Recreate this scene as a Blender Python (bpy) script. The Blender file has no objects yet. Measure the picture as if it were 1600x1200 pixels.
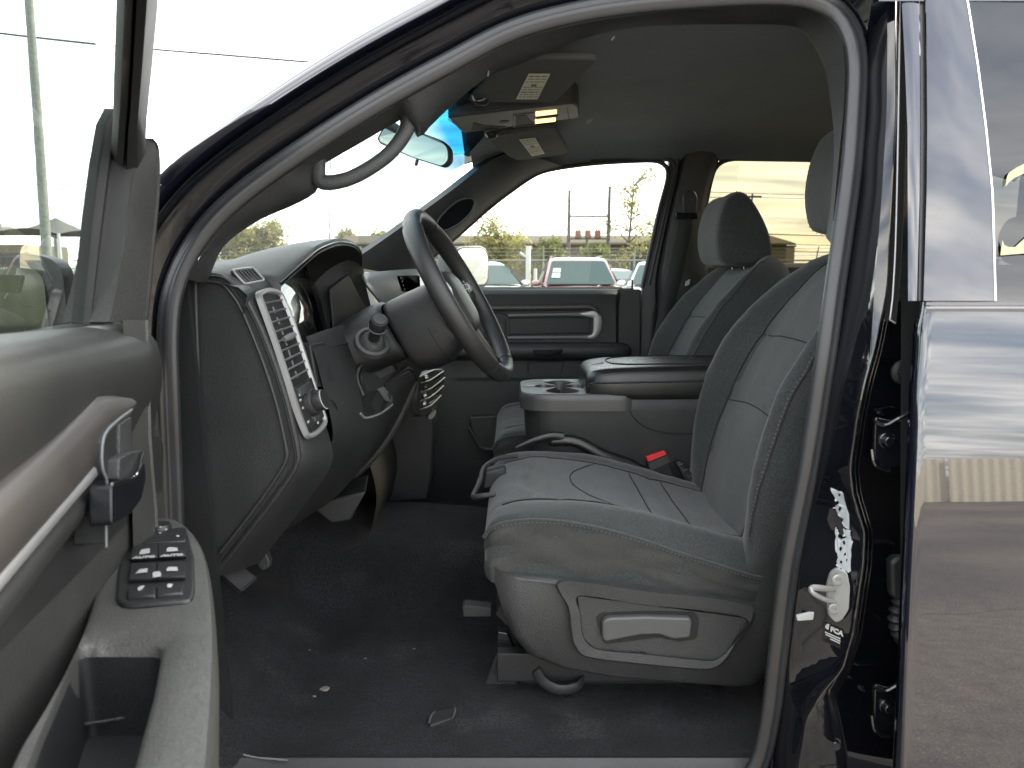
import bpy, bmesh, math, random
from mathutils import Vector as V, Matrix, noise
random.seed(7)
SC = bpy.context.scene
COL = SC.collection
# ------------------------------------------------------------------ camera
F = 1160.0
TH = math.atan((600 - 425) / F)
CZ = 1.40
cam = bpy.data.cameras.new('camera')
cam_o = bpy.data.objects.new('camera', cam)
COL.objects.link(cam_o)
cam_o.location = (0, 0, CZ)
cam_o.rotation_euler = (math.pi / 2 - TH, 0, 0)
cam.sensor_width = 36
cam.lens = 36 * F / 1600
cam.clip_start = 0.02
cam.clip_end = 3000
cam.dof.use_dof = True
cam.dof.focus_distance = 1.75
cam.dof.aperture_fstop = 8.0
SC.camera = cam_o
# ------------------------------------------------------------------ world, sun, exposure
SUN_AZ = math.radians(57)      # from +Y (across the cab) towards +X (the tail)
SUN_EL = math.radians(27)
to_sun = V((math.sin(SUN_AZ) * math.cos(SUN_EL), math.cos(SUN_AZ) * math.cos(SUN_EL), math.sin(SUN_EL)))
w = bpy.data.worlds.new('World'); SC.world = w; w.use_nodes = True
nt = w.node_tree; nt.nodes.clear()
def N(t, kind, **kw):
    n = t.nodes.new(kind)
    for k, v in kw.items(): setattr(n, k, v)
    return n
out = N(nt, 'ShaderNodeOutputWorld'); bg = N(nt, 'ShaderNodeBackground'); bg.inputs[1].default_value = 0.12
sky = N(nt, 'ShaderNodeTexSky'); sky.sky_type = 'NISHITA'; sky.sun_disc = False
sky.sun_elevation = SUN_EL; sky.sun_rotation = SUN_AZ; sky.air_density = 1.0; sky.dust_density = 2.2; sky.ozone_density = 1.2
tc = N(nt, 'ShaderNodeTexCoord'); sx = N(nt, 'ShaderNodeSeparateXYZ'); nt.links.new(tc.outputs['Generated'], sx.inputs[0])
def M_(t, op, a, b=None, c=None):
    n = N(t, 'ShaderNodeMath', operation=op)
    for i, q in enumerate((a, b, c)):
        if q is None: continue
        if isinstance(q, (int, float)): n.inputs[i].default_value = q
        else: t.links.new(q, n.inputs[i])
    return n.outputs[0]
zz = M_(nt, 'ADD', M_(nt, 'MAXIMUM', sx.outputs[2], 0.0), 0.11)
cxy = N(nt, 'ShaderNodeCombineXYZ')
nt.links.new(M_(nt, 'DIVIDE', sx.outputs[0], zz), cxy.inputs[0]); nt.links.new(M_(nt, 'DIVIDE', sx.outputs[1], zz), cxy.inputs[1])
mp = N(nt, 'ShaderNodeMapping'); mp.inputs['Scale'].default_value = (0.5, 1.9, 1); mp.inputs['Rotation'].default_value = (0, 0, 0.25)
nt.links.new(cxy.outputs[0], mp.inputs[0])
n1 = N(nt, 'ShaderNodeTexNoise'); n1.inputs['Scale'].default_value = 1.15; n1.inputs['Detail'].default_value = 9; n1.inputs['Roughness'].default_value = 0.58; n1.inputs['Distortion'].default_value = 0.35
nt.links.new(mp.outputs[0], n1.inputs['Vector'])
rp = N(nt, 'ShaderNodeValToRGB'); rp.color_ramp.elements[0].position = 0.40; rp.color_ramp.elements[1].position = 0.57
rp.color_ramp.elements[0].color = (0.38, 0.38, 0.38, 1); rp.color_ramp.elements[1].color = (0.97, 0.97, 0.97, 1)
nt.links.new(n1.outputs[0], rp.inputs[0])
n2 = N(nt, 'ShaderNodeTexNoise'); n2.inputs['Scale'].default_value = 2.3; n2.inputs['Detail'].default_value = 6
nt.links.new(mp.outputs[0], n2.inputs['Vector'])
rp2 = N(nt, 'ShaderNodeValToRGB'); rp2.color_ramp.elements[0].position = 0.35; rp2.color_ramp.elements[1].position = 0.68
rp2.color_ramp.elements[0].color = (4.6, 4.8, 5.2, 1); rp2.color_ramp.elements[1].color = (10.5, 10.1, 9.4, 1)
nt.links.new(n2.outputs[0], rp2.inputs[0])
mx = N(nt, 'ShaderNodeMixRGB'); nt.links.new(rp.outputs[0], mx.inputs[0]); nt.links.new(sky.outputs[0], mx.inputs[1]); nt.links.new(rp2.outputs[0], mx.inputs[2])
nt.links.new(mx.outputs[0], bg.inputs[0]); nt.links.new(bg.outputs[0], out.inputs[0])
sl = bpy.data.lights.new('sun', 'SUN'); sl.energy = 1.9; sl.angle = math.radians(6); sl.color = (1.0, 0.93, 0.80)
so = bpy.data.objects.new('sun', sl); COL.objects.link(so); so.rotation_euler = (-to_sun).to_track_quat('-Z', 'Y').to_euler(); so.location = (10, 20, 30)
SC.view_settings.view_transform = 'Standard'
try: SC.view_settings.look = 'None'
except Exception: pass
SC.view_settings.gamma = 1.0
SC.view_settings.exposure = 2.6
SC.cycles.max_bounces = 7; SC.cycles.transparent_max_bounces = 12; SC.cycles.diffuse_bounces = 4; SC.cycles.glossy_bounces = 3
SC.cycles.use_denoising = True
SC.cycles.sample_clamp_indirect = 8.0
# ------------------------------------------------------------------ pixel helpers: a point of the photograph at a known real distance
def ray(px, py):
    u = (px - 800) / F; v = (600 - py) / F
    return V((u, math.cos(TH) + math.sin(TH) * v, -math.sin(TH) + math.cos(TH) * v))
def P(px, py, Y):
    r = ray(px, py); t = Y / r.y
    return V((r.x * t, Y, CZ + r.z * t))
def PZ(px, py, z):
    r = ray(px, py); t = (z - CZ) / r.z
    return V((r.x * t, r.y * t, z))
def YS(z):                                   # side wall of the cab: upright below the belt, leaning in above it
    k = min(max((z - 1.22) / 0.6, 0), 1.15)
    return 1.13 + 0.10 * k ** 1.4
def PS(px, py, off=0.0):
    Y = 1.16
    for _ in range(8):
        p = P(px, py, Y + off); Y = YS(p.z)
    return P(px, py, Y + off)
# open front door: s runs from the hinge edge to the latch edge, n points into the cab when shut
DA = V((-0.505, 1.03, 0)); AO = math.radians(78)
ES = V((math.cos(AO), -math.sin(AO), 0)); EN = V((math.sin(AO), math.cos(AO), 0))
def DW(s, n, z): return DA + ES * s + EN * n + V((0, 0, z))
def D(px, py, n):
    r = ray(px, py); o = V((0, 0, CZ)); b = DA + EN * n
    t = (b - o).dot(EN) / r.dot(EN)
    return o + r * t
def DS(px, s):                               # the same on a plane across the door at distance s
    pass
# ------------------------------------------------------------------ curve and mesh helpers
def cr(pts, n, closed=False):
    pts = [V(p) for p in pts]; m = len(pts)
    if m < 3:
        return [pts[0].lerp(pts[-1], i / (n - 1)) for i in range(n)]
    segs = m if closed else m - 1
    dense = []; K = 16
    for i in range(segs):
        if closed: a, b, c, d = pts[i - 1], pts[i], pts[(i + 1) % m], pts[(i + 2) % m]
        else:
            b, c = pts[i], pts[i + 1]
            a = pts[i - 1] if i else b * 2 - c
            d = pts[i + 2] if i + 2 < m else c * 2 - b
        t1 = (c - a) * .5; t2 = (d - b) * .5; L = (c - b).length
        if t1.length > L: t1 *= L / t1.length
        if t2.length > L: t2 *= L / t2.length
        for k in range(K):
            t = k / K
            dense.append(b * (2*t**3 - 3*t*t + 1) + t1 * (t**3 - 2*t*t + t) + c * (-2*t**3 + 3*t*t) + t2 * (t**3 - t*t))
    dense.append(pts[0].copy() if closed else pts[-1].copy())
    L = [0]
    for i in range(1, len(dense)): L.append(L[-1] + (dense[i] - dense[i - 1]).length)
    T = L[-1]; res = []; j = 0
    q = n if closed else n - 1
    for i in range(n):
        s = T * i / q
        while j < len(L) - 2 and L[j + 1] < s: j += 1
        dl = L[j + 1] - L[j]
        res.append(dense[j].lerp(dense[j + 1], 0 if dl < 1e-12 else (s - L[j]) / dl))
    return res
def roundpoly(pts, r, k=4):
    pts = [V(p) for p in pts]; n = len(pts); res = []
    for i in range(n):
        a, b, c = pts[i - 1], pts[i], pts[(i + 1) % n]
        u = a - b; v = c - b
        q = min(r, u.length * .45, v.length * .45)
        s = b + u.normalized() * q; e = b + v.normalized() * q
        for j in range(k + 1):
            t = j / k
            res.append(s * (1 - t)**2 + b * (2 * t * (1 - t)) + e * t * t)
    return res
def lerp2(a, b, t): return a + (b - a) * t
class MB:
    def __init__(self): self.v = []; self.f = []
    def add(self, vs, fs):
        o = len(self.v); self.v += [V(x) for x in vs]; self.f += [tuple(i + o for i in q) for q in fs]; return self
    def loft(self, rows, cu=False, cv=False, cap0=False, cap1=False):
        nr = len(rows); nc = len(rows[0]); vs = [p for r in rows for p in r]; fs = []
        for i in range(nr if cv else nr - 1):
            for j in range(nc if cu else nc - 1):
                a = i * nc + j; b = i * nc + (j + 1) % nc; i2 = (i + 1) % nr
                fs.append((a, b, i2 * nc + (j + 1) % nc, i2 * nc + j))
        if cap0: fs.append(tuple(range(nc - 1, -1, -1)))
        if cap1: fs.append(tuple((nr - 1) * nc + j for j in range(nc)))
        return self.add(vs, fs)
    def prism(self, pts, vec):
        vec = V(vec); n = len(pts)
        return self.add(list(pts) + [V(p) + vec for p in pts],
                        [tuple(range(n)), tuple(range(2 * n - 1, n - 1, -1))] + [(i, i + n, (i + 1) % n + n, (i + 1) % n) for i in range(n)])
    def box(self, c, s, rot=None):
        c = V(c); vs = []
        for i in (-1, 1):
            for j in (-1, 1):
                for k in (-1, 1):
                    p = V((i * s[0] / 2, j * s[1] / 2, k * s[2] / 2))
                    vs.append(c + (rot @ p if rot else p))
        return self.add(vs, [(0, 1, 3, 2), (4, 6, 7, 5), (0, 4, 5, 1), (2, 3, 7, 6), (0, 2, 6, 4), (1, 5, 7, 3)])
    def tube(self, path, r, n=10, closed=False, cap=True, flat=1.0, ref=None):
        path = [V(p) for p in path]; m = len(path); rows = []
        prev = None
        for i, p in enumerate(path):
            if closed: t = path[(i + 1) % m] - path[i - 1]
            else: t = path[min(i + 1, m - 1)] - path[max(i - 1, 0)]
            t.normalize()
            if prev is None:
                a = V(ref) if ref else (V((0, 0, 1)) if abs(t.z) < .9 else V((1, 0, 0)))
            else: a = prev
            a = (a - t * a.dot(t)).normalized(); b = t.cross(a); prev = a
            rr = r[i] if isinstance(r, (list, tuple)) else r
            rows.append([p + a * (rr * math.cos(2 * math.pi * k / n)) + b * (rr * flat * math.sin(2 * math.pi * k / n)) for k in range(n)])
        return self.loft(rows, cu=True, cv=closed, cap0=cap and not closed, cap1=cap and not closed)
    def cyl(self, a, b, r0, r1=None, n=20): return self.tube([a, b], [r0, r0 if r1 is None else r1], n)
    def lathe(self, base, axis, prof, n=24, cap0=False, cap1=False):
        axis = V(axis).normalized(); a = V((0, 0, 1)) if abs(axis.z) < .9 else V((1, 0, 0))
        a = (a - axis * a.dot(axis)).normalized(); b = axis.cross(a); base = V(base)
        rows = [[base + axis * h + (a * math.cos(2 * math.pi * k / n) + b * math.sin(2 * math.pi * k / n)) * r for k in range(n)] for h, r in prof]
        return self.loft(rows, cu=True, cap0=cap0, cap1=cap1)
    def sweep(self, path, prof, ref, closed=False, cu=False, cap=False):
        """profile (a, b): a across the path in the plane square to ref, b along ref"""
        path = [V(p) for p in path]; m = len(path); rows = []
        for i, p in enumerate(path):
            t = (path[(i + 1) % m] - path[i - 1]) if closed else path[min(i + 1, m - 1)] - path[max(i - 1, 0)]
            t.normalize(); d = V(ref); d = (d - t * d.dot(t)).normalized(); sd = t.cross(d)
            rows.append([p + sd * a + d * b for a, b in prof])
        return self.loft(rows, cu=cu, cv=closed, cap0=cap, cap1=cap)
    def build(self, name, mat, parent=None, smooth=35, bev=0, seg=2, solid=0, sub=0, label=None, flip=False):
        return mesh(name, self.v, self.f, mat, parent, smooth, bev, seg, solid, sub, label)
WL = {}
def link(o, parent, wl):
    COL.objects.link(o)
    WL[o.name] = V(wl)
    if parent is not None:
        o.parent = parent; o.location = V(wl) - WL[parent.name]
    else: o.location = wl
    return o
def empty(name, loc, parent=None, label=None, category=None, group=None):
    o = bpy.data.objects.new(name, None); o.empty_display_size = .05
    link(o, parent, V(loc))
    if label: o['label'] = label
    if category: o['category'] = category
    if group: o['group'] = group
    return o
def tag(o, label=None, category=None, group=None, kind=None):
    for k, v in (('label', label), ('category', category), ('group', group), ('kind', kind)):
        if v: o[k] = v
    return o
def mesh(name, vs, fs, mat, parent=None, smooth=35, bev=0, seg=2, solid=0, sub=0, label=None):
    lo = V((min(v[i] for v in vs) for i in range(3))); hi = V((max(v[i] for v in vs) for i in range(3)))
    c = (lo + hi) / 2
    if parent is None: c.z = lo.z
    me = bpy.data.meshes.new(name)
    me.from_pydata([tuple(V(v) - c) for v in vs], [], fs)
    bm = bmesh.new(); bm.from_mesh(me); bmesh.ops.recalc_face_normals(bm, faces=bm.faces); bm.to_mesh(me); bm.free()
    if smooth:
        me.polygons.foreach_set('use_smooth', [True] * len(me.polygons))
        if smooth < 180: me.set_sharp_from_angle(angle=math.radians(smooth))
    me.materials.append(MT[mat] if isinstance(mat, str) else mat)
    o = bpy.data.objects.new(name, me); link(o, parent, c)
    if label: o['label'] = label
    if solid:
        m = o.modifiers.new('solid', 'SOLIDIFY'); m.thickness = solid; m.offset = 0
    if bev:
        m = o.modifiers.new('bevel', 'BEVEL'); m.width = bev; m.segments = seg; m.limit_method = 'ANGLE'; m.angle_limit = math.radians(32); m.harden_normals = False
    if sub:
        m = o.modifiers.new('sub', 'SUBSURF'); m.levels = sub; m.render_levels = sub
    return o
def text(name, body, size, loc, right, up, mat, parent, extrude=0.0003, align='CENTER', bold=0.0):
    cu = bpy.data.curves.new(name, 'FONT'); cu.body = body; cu.size = size; cu.extrude = extrude; cu.align_x = align; cu.align_y = 'CENTER'; cu.offset = bold
    cu.materials.append(MT[mat]); cu.resolution_u = 3
    tmp = bpy.data.objects.new('text_source', cu); COL.objects.link(tmp)
    me = bpy.data.meshes.new_from_object(tmp.evaluated_get(bpy.context.evaluated_depsgraph_get())); me.name = name
    bpy.data.objects.remove(tmp); bpy.data.curves.remove(cu)
    if not me.materials: me.materials.append(MT[mat])
    o = bpy.data.objects.new(name, me)
    link(o, parent, V(loc))
    r = V(right).normalized(); u = V(up); u = (u - r * u.dot(r)).normalized(); n = r.cross(u)
    o.rotation_euler = Matrix((r, u, n)).transposed().to_euler()
    return o
def panel(name, px, Y, t, mat, parent, bev=0.004, r=0, seg=2, label=None, smooth=35):
    pts = [P(a, b, Y) for a, b in px]
    if r: pts = roundpoly(pts, r)
    return MB().prism(pts, (0, t, 0)).build(name, mat, parent, smooth, bev, seg, label=label)
def dpanel(name, px, n, t, mat, parent, bev=0.004, r=0, seg=2):
    pts = [D(a, b, n) for a, b in px]
    if r: pts = roundpoly(pts, r)
    return MB().prism(pts, EN * (-t)).build(name, mat, parent, 35, bev, seg)
def smooth_grid(rows, nu, nv, cu=False):
    rows = [cr(r, nu, cu) for r in rows]
    cols = [cr([r[j] for r in rows], nv) for j in range(nu)]
    return [[cols[j][i] for j in range(nu)] for i in range(nv)]
# ------------------------------------------------------------------ materials
MT = {}
def mat(name, col, rough=.5, metal=0, spec=.5, bump=None, var=0, coat=0, coat_ior=1.5, sheen=0, emit=None, ior=1.5, speck=None, fine=None):
    m = bpy.data.materials.new(name); m.use_nodes = True; t = m.node_tree
    b = t.nodes['Principled BSDF']
    b.inputs['Base Color'].default_value = (*col, 1); b.inputs['Roughness'].default_value = rough; b.inputs['Metallic'].default_value = metal
    b.inputs['Specular IOR Level'].default_value = spec; b.inputs['IOR'].default_value = ior
    if coat: b.inputs['Coat Weight'].default_value = coat; b.inputs['Coat Roughness'].default_value = .015; b.inputs['Coat IOR'].default_value = coat_ior
    if sheen: b.inputs['Sheen Weight'].default_value = sheen; b.inputs['Sheen Roughness'].default_value = .4
    if emit: b.inputs['Emission Color'].default_value = (*emit[0], 1); b.inputs['Emission Strength'].default_value = emit[1]
    tcn = N(t, 'ShaderNodeTexCoord')
    if var or speck:
        n = N(t, 'ShaderNodeTexNoise'); n.inputs['Scale'].default_value = 9; n.inputs['Detail'].default_value = 3; n.inputs['Roughness'].default_value = .62
        t.links.new(tcn.outputs['Object'], n.inputs['Vector'])
        r = N(t, 'ShaderNodeValToRGB'); r.color_ramp.elements[0].position = .3; r.color_ramp.elements[1].position = .7
        r.color_ramp.elements[0].color = (*[c * (1 - var) for c in col], 1); r.color_ramp.elements[1].color = (*[min(1, c * (1 + var)) for c in col], 1)
        t.links.new(n.outputs[0], r.inputs[0]); src = r.outputs[0]
        if speck:
            sc, th, sc_col = speck
            n3 = N(t, 'ShaderNodeTexNoise'); n3.inputs['Scale'].default_value = sc; n3.inputs['Detail'].default_value = 2
            t.links.new(tcn.outputs['Object'], n3.inputs['Vector'])
            r3 = N(t, 'ShaderNodeValToRGB'); r3.color_ramp.elements[0].position = th; r3.color_ramp.elements[1].position = min(1, th + .12)
            t.links.new(n3.outputs[0], r3.inputs[0])
            mx3 = N(t, 'ShaderNodeMixRGB'); t.links.new(r3.outputs[0], mx3.inputs[0]); t.links.new(src, mx3.inputs[1]); mx3.inputs[2].default_value = (*sc_col, 1)
            src = mx3.outputs[0]
        if fine:
            n5 = N(t, 'ShaderNodeTexNoise'); n5.inputs['Scale'].default_value = fine[0]; n5.inputs['Detail'].default_value = 2; n5.inputs['Roughness'].default_value = .7
            t.links.new(tcn.outputs['Object'], n5.inputs['Vector'])
            r5 = N(t, 'ShaderNodeMapRange'); r5.inputs['From Min'].default_value = .3; r5.inputs['From Max'].default_value = .7; r5.inputs['To Min'].default_value = 1 - fine[1]; r5.inputs['To Max'].default_value = 1 + fine[1]; t.links.new(n5.outputs[0], r5.inputs[0])
            mx5 = N(t, 'ShaderNodeVectorMath', operation='SCALE'); t.links.new(src, mx5.inputs[0]); t.links.new(r5.outputs[0], mx5.inputs['Scale']); src = mx5.outputs[0]
        t.links.new(src, b.inputs['Base Color'])
        # uneven gloss: handling marks and dust
        r4 = N(t, 'ShaderNodeMapRange'); r4.inputs['To Min'].default_value = max(.02, rough - .12 * (1 if not coat else .0)); r4.inputs['To Max'].default_value = min(1, rough + .14 * (1 if not coat else .0))
        n4 = N(t, 'ShaderNodeTexNoise'); n4.inputs['Scale'].default_value = 6; n4.inputs['Detail'].default_value = 3
        t.links.new(tcn.outputs['Object'], n4.inputs['Vector']); t.links.new(n4.outputs[0], r4.inputs[0]); t.links.new(r4.outputs[0], b.inputs['Roughness'])
    if bump:
        kind, sc, st, dist = bump
        bp = N(t, 'ShaderNodeBump'); bp.inputs['Strength'].default_value = st; bp.inputs['Distance'].default_value = dist
        if kind == 'grain':
            n = N(t, 'ShaderNodeTexVoronoi'); n.feature = 'F1'; n.inputs['Scale'].default_value = sc; t.links.new(tcn.outputs['Object'], n.inputs['Vector']); h = n.outputs['Distance']
        elif kind == 'noise':
            n = N(t, 'ShaderNodeTexNoise'); n.inputs['Scale'].default_value = sc; n.inputs['Detail'].default_value = 4; t.links.new(tcn.outputs['Object'], n.inputs['Vector']); h = n.outputs[0]
        elif kind == 'weave':
            a = N(t, 'ShaderNodeTexWave'); a.bands_direction = 'DIAGONAL'; a.inputs['Scale'].default_value = sc; a.inputs['Distortion'].default_value = 2.5; a.inputs['Detail Scale'].default_value = 3
            c = N(t, 'ShaderNodeTexNoise'); c.inputs['Scale'].default_value = sc * 2.2; c.inputs['Detail'].default_value = 3
            t.links.new(tcn.outputs['Object'], a.inputs['Vector']); t.links.new(tcn.outputs['Object'], c.inputs['Vector'])
            h = M_(t, 'ADD', M_(t, 'MULTIPLY', a.outputs[1], .5), c.outputs[0])
        t.links.new(h, bp.inputs['Height']); t.links.new(bp.outputs[0], b.inputs['Normal'])
    MT[name] = m
    return m
def glass(name, tint, extra=1.0, band=None, ior=1.5):
    m = bpy.data.materials.new(name); m.use_nodes = True; t = m.node_tree; t.nodes.clear()
    o = N(t, 'ShaderNodeOutputMaterial'); mixs = N(t, 'ShaderNodeMixShader'); tr = N(t, 'ShaderNodeBsdfTransparent'); gl = N(t, 'ShaderNodeBsdfGlossy')
    tr.inputs[0].default_value = (*tint, 1); gl.inputs['Roughness'].default_value = .0
    fr = N(t, 'ShaderNodeFresnel'); ge = N(t, 'ShaderNodeNewGeometry'); iv = N(t, 'ShaderNodeMapRange'); iv.inputs['To Min'].default_value = ior; iv.inputs['To Max'].default_value = 1 / ior
    t.links.new(ge.outputs['Backfacing'], iv.inputs[0]); t.links.new(iv.outputs[0], fr.inputs[0])
    t.links.new(M_(t, 'MINIMUM', M_(t, 'MULTIPLY', fr.outputs[0], extra), 1.0), mixs.inputs[0])
    t.links.new(tr.outputs[0], mixs.inputs[1]); t.links.new(gl.outputs[0], mixs.inputs[2]); t.links.new(mixs.outputs[0], o.inputs[0])
    if band:
        tcn = N(t, 'ShaderNodeTexCoord'); s = N(t, 'ShaderNodeSeparateXYZ'); t.links.new(tcn.outputs['Generated'], s.inputs[0])
        r = N(t, 'ShaderNodeValToRGB'); r.color_ramp.elements[0].position = band[0]; r.color_ramp.elements[1].position = band[1]
        r.color_ramp.elements[0].color = (*tint, 1); r.color_ramp.elements[1].color = (*band[2], 1)
        t.links.new(s.outputs[0], r.inputs[0]); t.links.new(r.outputs[0], tr.inputs[0])
    MT[name] = m
mat('paint', (.005, .006, .012), .10, 0, .4, coat=1, coat_ior=1.76, ior=1.45)
mat('jamb_paint', (.0035, .004, .006), .05, 0, .3, coat=1, coat_ior=1.5, ior=1.45)
mat('recess_paint', (.003, .0035, .005), .22, 0, .3, bump=('noise', 60, .12, .01))
mat('seal_rubber', (.021, .022, .024), .34, 0, .5, var=.15, bump=('noise', 300, .05, .001))
mat('sail_vinyl', (.026, .0265, .025), .6, 0, .22, var=.14, fine=(300, .24), bump=('grain', 420, .4, .0016))
mat('frame_matte', (.016, .0165, .016), .6, 0, .2, var=.2)
mat('rubber', (.022, .022, .023), .42, var=.2, bump=('noise', 300, .06, .001))
mat('trim', (.020, .0215, .0222), .48, var=.15, fine=(300, .26), bump=('grain', 620, .30, .0012))
mat('trim_mid', (.030, .032, .0325), .48, var=.15, fine=(300, .26), bump=('grain', 520, .40, .0016))
mat('trim_dark', (.010, .011, .012), .55, var=.15, fine=(300, .26), bump=('grain', 620, .25, .001))
mat('shroud', (.0095, .0103, .011), .44, var=.15, fine=(300, .26), bump=('grain', 620, .3, .0012))
mat('armrest_trim_lit', (.060, .061, .056), .42, var=.14, fine=(300, .24), bump=('grain', 520, .30, .0012))  # lighter copy of the door trim: sky light on the armrest put into its colour
mat('door_trim', (.036, .037, .034), .45, var=.14, fine=(300, .24), bump=('grain', 520, .30, .0012))
mat('door_soft', (.022, .0225, .0215), .38, 0, .4, var=.10, bump=('grain', 520, .18, .0008))
mat('lever_gloss', (.006, .007, .009), .22, var=.1)
mat('black_gloss', (.006, .006, .007), .12, var=.1)
mat('black_matte', (.006, .0065, .007), .7)
mat('visor_cloth', (.055, .058, .057), .9, var=.08, bump=('noise', 900, .2, .0006))
mat('headliner', (.105, .126, .140), .95, var=.08, fine=(500, .25), bump=('noise', 900, .2, .0006), sheen=.1)
mat('seat_fabric', (.032, .0362, .0362), .95, var=.16, fine=(340, .48), bump=('weave', 420, .45, .0012), sheen=.25)
mat('seat_insert', (.0355, .0402, .0400), .95, var=.14, fine=(260, .55), bump=('weave', 240, .8, .002), sheen=.25)
mat('seat_side', (.032, .033, .0315), .8, var=.2, fine=(320, .3), bump=('grain', 500, .25, .001))
mat('vinyl', (.013, .014, .014), .29, var=.12, bump=('grain', 480, .30, .0012))
mat('wheel_leather', (.017, .0175, .018), .42, var=.12, bump=('grain', 700, .35, .001))
mat('carpet', (.0100, .0112, .0140), 1, var=.55, bump=('noise', 260, 1.0, .014), speck=(7, .56, (.024, .025, .027)), fine=(210, .95))
mat('silver', (.28, .285, .285), .34, .45, var=.04)
mat('chrome', (.80, .81, .82), .10, 1)
mat('taupe', (.058, .053, .049), .40, .30, var=.06)
mat('dull_metal', (.35, .355, .36), .38, .9, var=.12)
mat('zinc', (.30, .30, .29), .40, .35, var=.08)
mat('white_print', (.36, .37, .36), .6)
mat('label_paper', (.62, .63, .50), .7, var=.06)
mat('label_ink', (.16, .17, .13), .8)
mat('label_ink_light', (.30, .31, .25), .8)
mat('sticker_white', (.34, .37, .385), .4)
mat('tray_plastic', (.052, .054, .054), .32, var=.12, bump=('grain', 620, .2, .001))
mat('belt_satin', (.16, .16, .165), .30, .45, var=.05)
mat('lever_dark', (.062, .064, .066), .42, var=.08, bump=('grain', 700, .2, .001))
mat('lever_grey', (.13, .135, .14), .45, var=.08, bump=('grain', 700, .2, .001))
mat('bezel_dark', (.018, .019, .019), .35, var=.1)
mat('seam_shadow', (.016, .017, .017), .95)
mat('thread', (.12, .128, .128), .8)
mat('buckle_red', (.62, .035, .04), .35)
mat('belt', (.020, .021, .022), .75, bump=('weave', 500, .5, .001))
mat('lamp_on', (.9, .6, .25), .4, emit=((1.0, .55, .18), .55))
mat('lens_grey', (.12, .125, .12), .25, var=.2)
mat('mirror', (.60, .63, .62), .01, 1)
mat('mirror_dim', (.42, .50, .48), .02, 1)
mat('mirror_dark', (.055, .066, .063), .05, 1)
mat('mirror_mid', (.20, .25, .235), .03, 1)
mat('speaker', (.004, .0045, .005), 1, 0, .1, bump=('grain', 600, .9, .003))
mat('dirt', (.16, .14, .12), .9, var=.3)
mat('marker_yellow', (.33, .36, .20), .6, var=.04)
glass('glass_clear', (.74, .80, .77), 1.0)
glass('glass_door', (.60, .67, .635), 1.1)
glass('glass_privacy', (.205, .190, .128), 1.0)
glass('glass_rear_outer', (.03, .032, .03), 1.0, ior=1.8)
glass('glass_windshield', (.78, .83, .80), 1.0, band=(.74, .88, (.02, .20, .34)))
glass('lens_glass', (.85, .87, .85), 1.6)
# ================================================================== the pickup truck
TRUCK = empty('pickup_truck', (0.4, 1.92, 0), label='black crew cab pickup truck with its driver door open, grey cloth interior', category='pickup truck')
def lut(tab, x):
    if x <= tab[0][0]: return tab[0][1]
    for (a, b), (c, d) in zip(tab, tab[1:]):
        if x <= c: return b + (d - b) * (x - a) / (c - a)
    return tab[-1][1]
def YOUT(z):                                   # outer skin of the doors: bulging below the belt, leaning in above
    tilt = [(.30, -6), (.5, 1), (.75, 4), (.95, 6), (1.10, 7.5), (1.25, 9.5), (1.37, 12)]
    if z >= 1.37: return 1.015 + (z - 1.37) * math.tan(math.radians(14.5))
    Y = 1.015; s = 1.37
    while s > z:
        d = min(.02, s - z); Y -= d * math.tan(math.radians(lut(tilt, s - d / 2))); s -= d
    return Y
def PD(px, py, off=0.0):
    Y = 1.0
    for _ in range(8):
        p = P(px, py, Y + off); Y = YOUT(p.z)
    return P(px, py, Y + off)
BODY = empty('cab_body', (0.3, 1.1, .5), TRUCK)
# --- door opening: rubber seal all round, painted pillars and roof rail
LEFT = [(285, 1230), (281, 1050), (276, 900), (271, 750), (266, 620), (264, 520), (272, 455), (297, 395), (340, 338), (400, 286), (500, 217), (600, 155), (700, 100), (800, 49), (900, 21), (1000, 6), (1100, -2), (1200, -6), (1265, 0), (1308, 22), (1332, 62), (1338, 110)]
RIGHT = [(1335, 180), (1330, 250), (1323, 310), (1303, 450), (1288, 560), (1263, 720), (1232, 880), (1213, 1030), (1202, 1120), (1182, 1195), (1135, 1238), (1050, 1248), (900, 1250), (700, 1250), (500, 1250), (360, 1248), (310, 1240)]
seal_path = cr([PS(*q) for q in LEFT + RIGHT], 200, True)
def mirror_path(path): return path
prof = []
for k in range(22):                            # two-lobed bulb section
    a = 2 * math.pi * k / 22
    r = .0132 * (1 + .16 * math.cos(2 * a + .5)) * (1 - .22 * math.exp(-((a - 4.25) / .22) ** 2)) * (1 - .18 * math.exp(-((a - 5.3) / .18) ** 2))
    prof.append((r * math.cos(a) * 1.12, -r * math.sin(a) * .95 + .004))
MB().sweep(seal_path, prof, (0, -1, 0), closed=True, cu=True).build('door_seal', 'seal_rubber', BODY, 60)
ring_path = cr([PS(*q) for q in LEFT], 110)
RP = [(.000, -.020), (-.010, -.014), (-.015, -.004), (-.022, .000), (-.026, .006), (-.040, .016), (-.050, .025), (-.0520, .034), (-.0545, .037), (-.0575, .034), (-.060, .020), (-.066, .016)]
MB().sweep(ring_path, RP, (0, -1, 0)).build('door_frame', 'jamb_paint', BODY, 40)
RP2 = [(-.0625, .014), (-.0640, .034), (-.0665, .0405), (-.071, .0415), (-.077, .0385), (-.084, .0325), (-.091, .0245), (-.0975, .0140), (-.103, .000), (-.108, -.03), (-.113, -.08), (-.116, -.15)]
MB().sweep(ring_path, [(v.x, v.y) for v in cr([V((a, b, 0)) for a, b in RP2], 26)], (0, -1, 0)).build('roof_rail', 'paint', BODY, 50)
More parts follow.
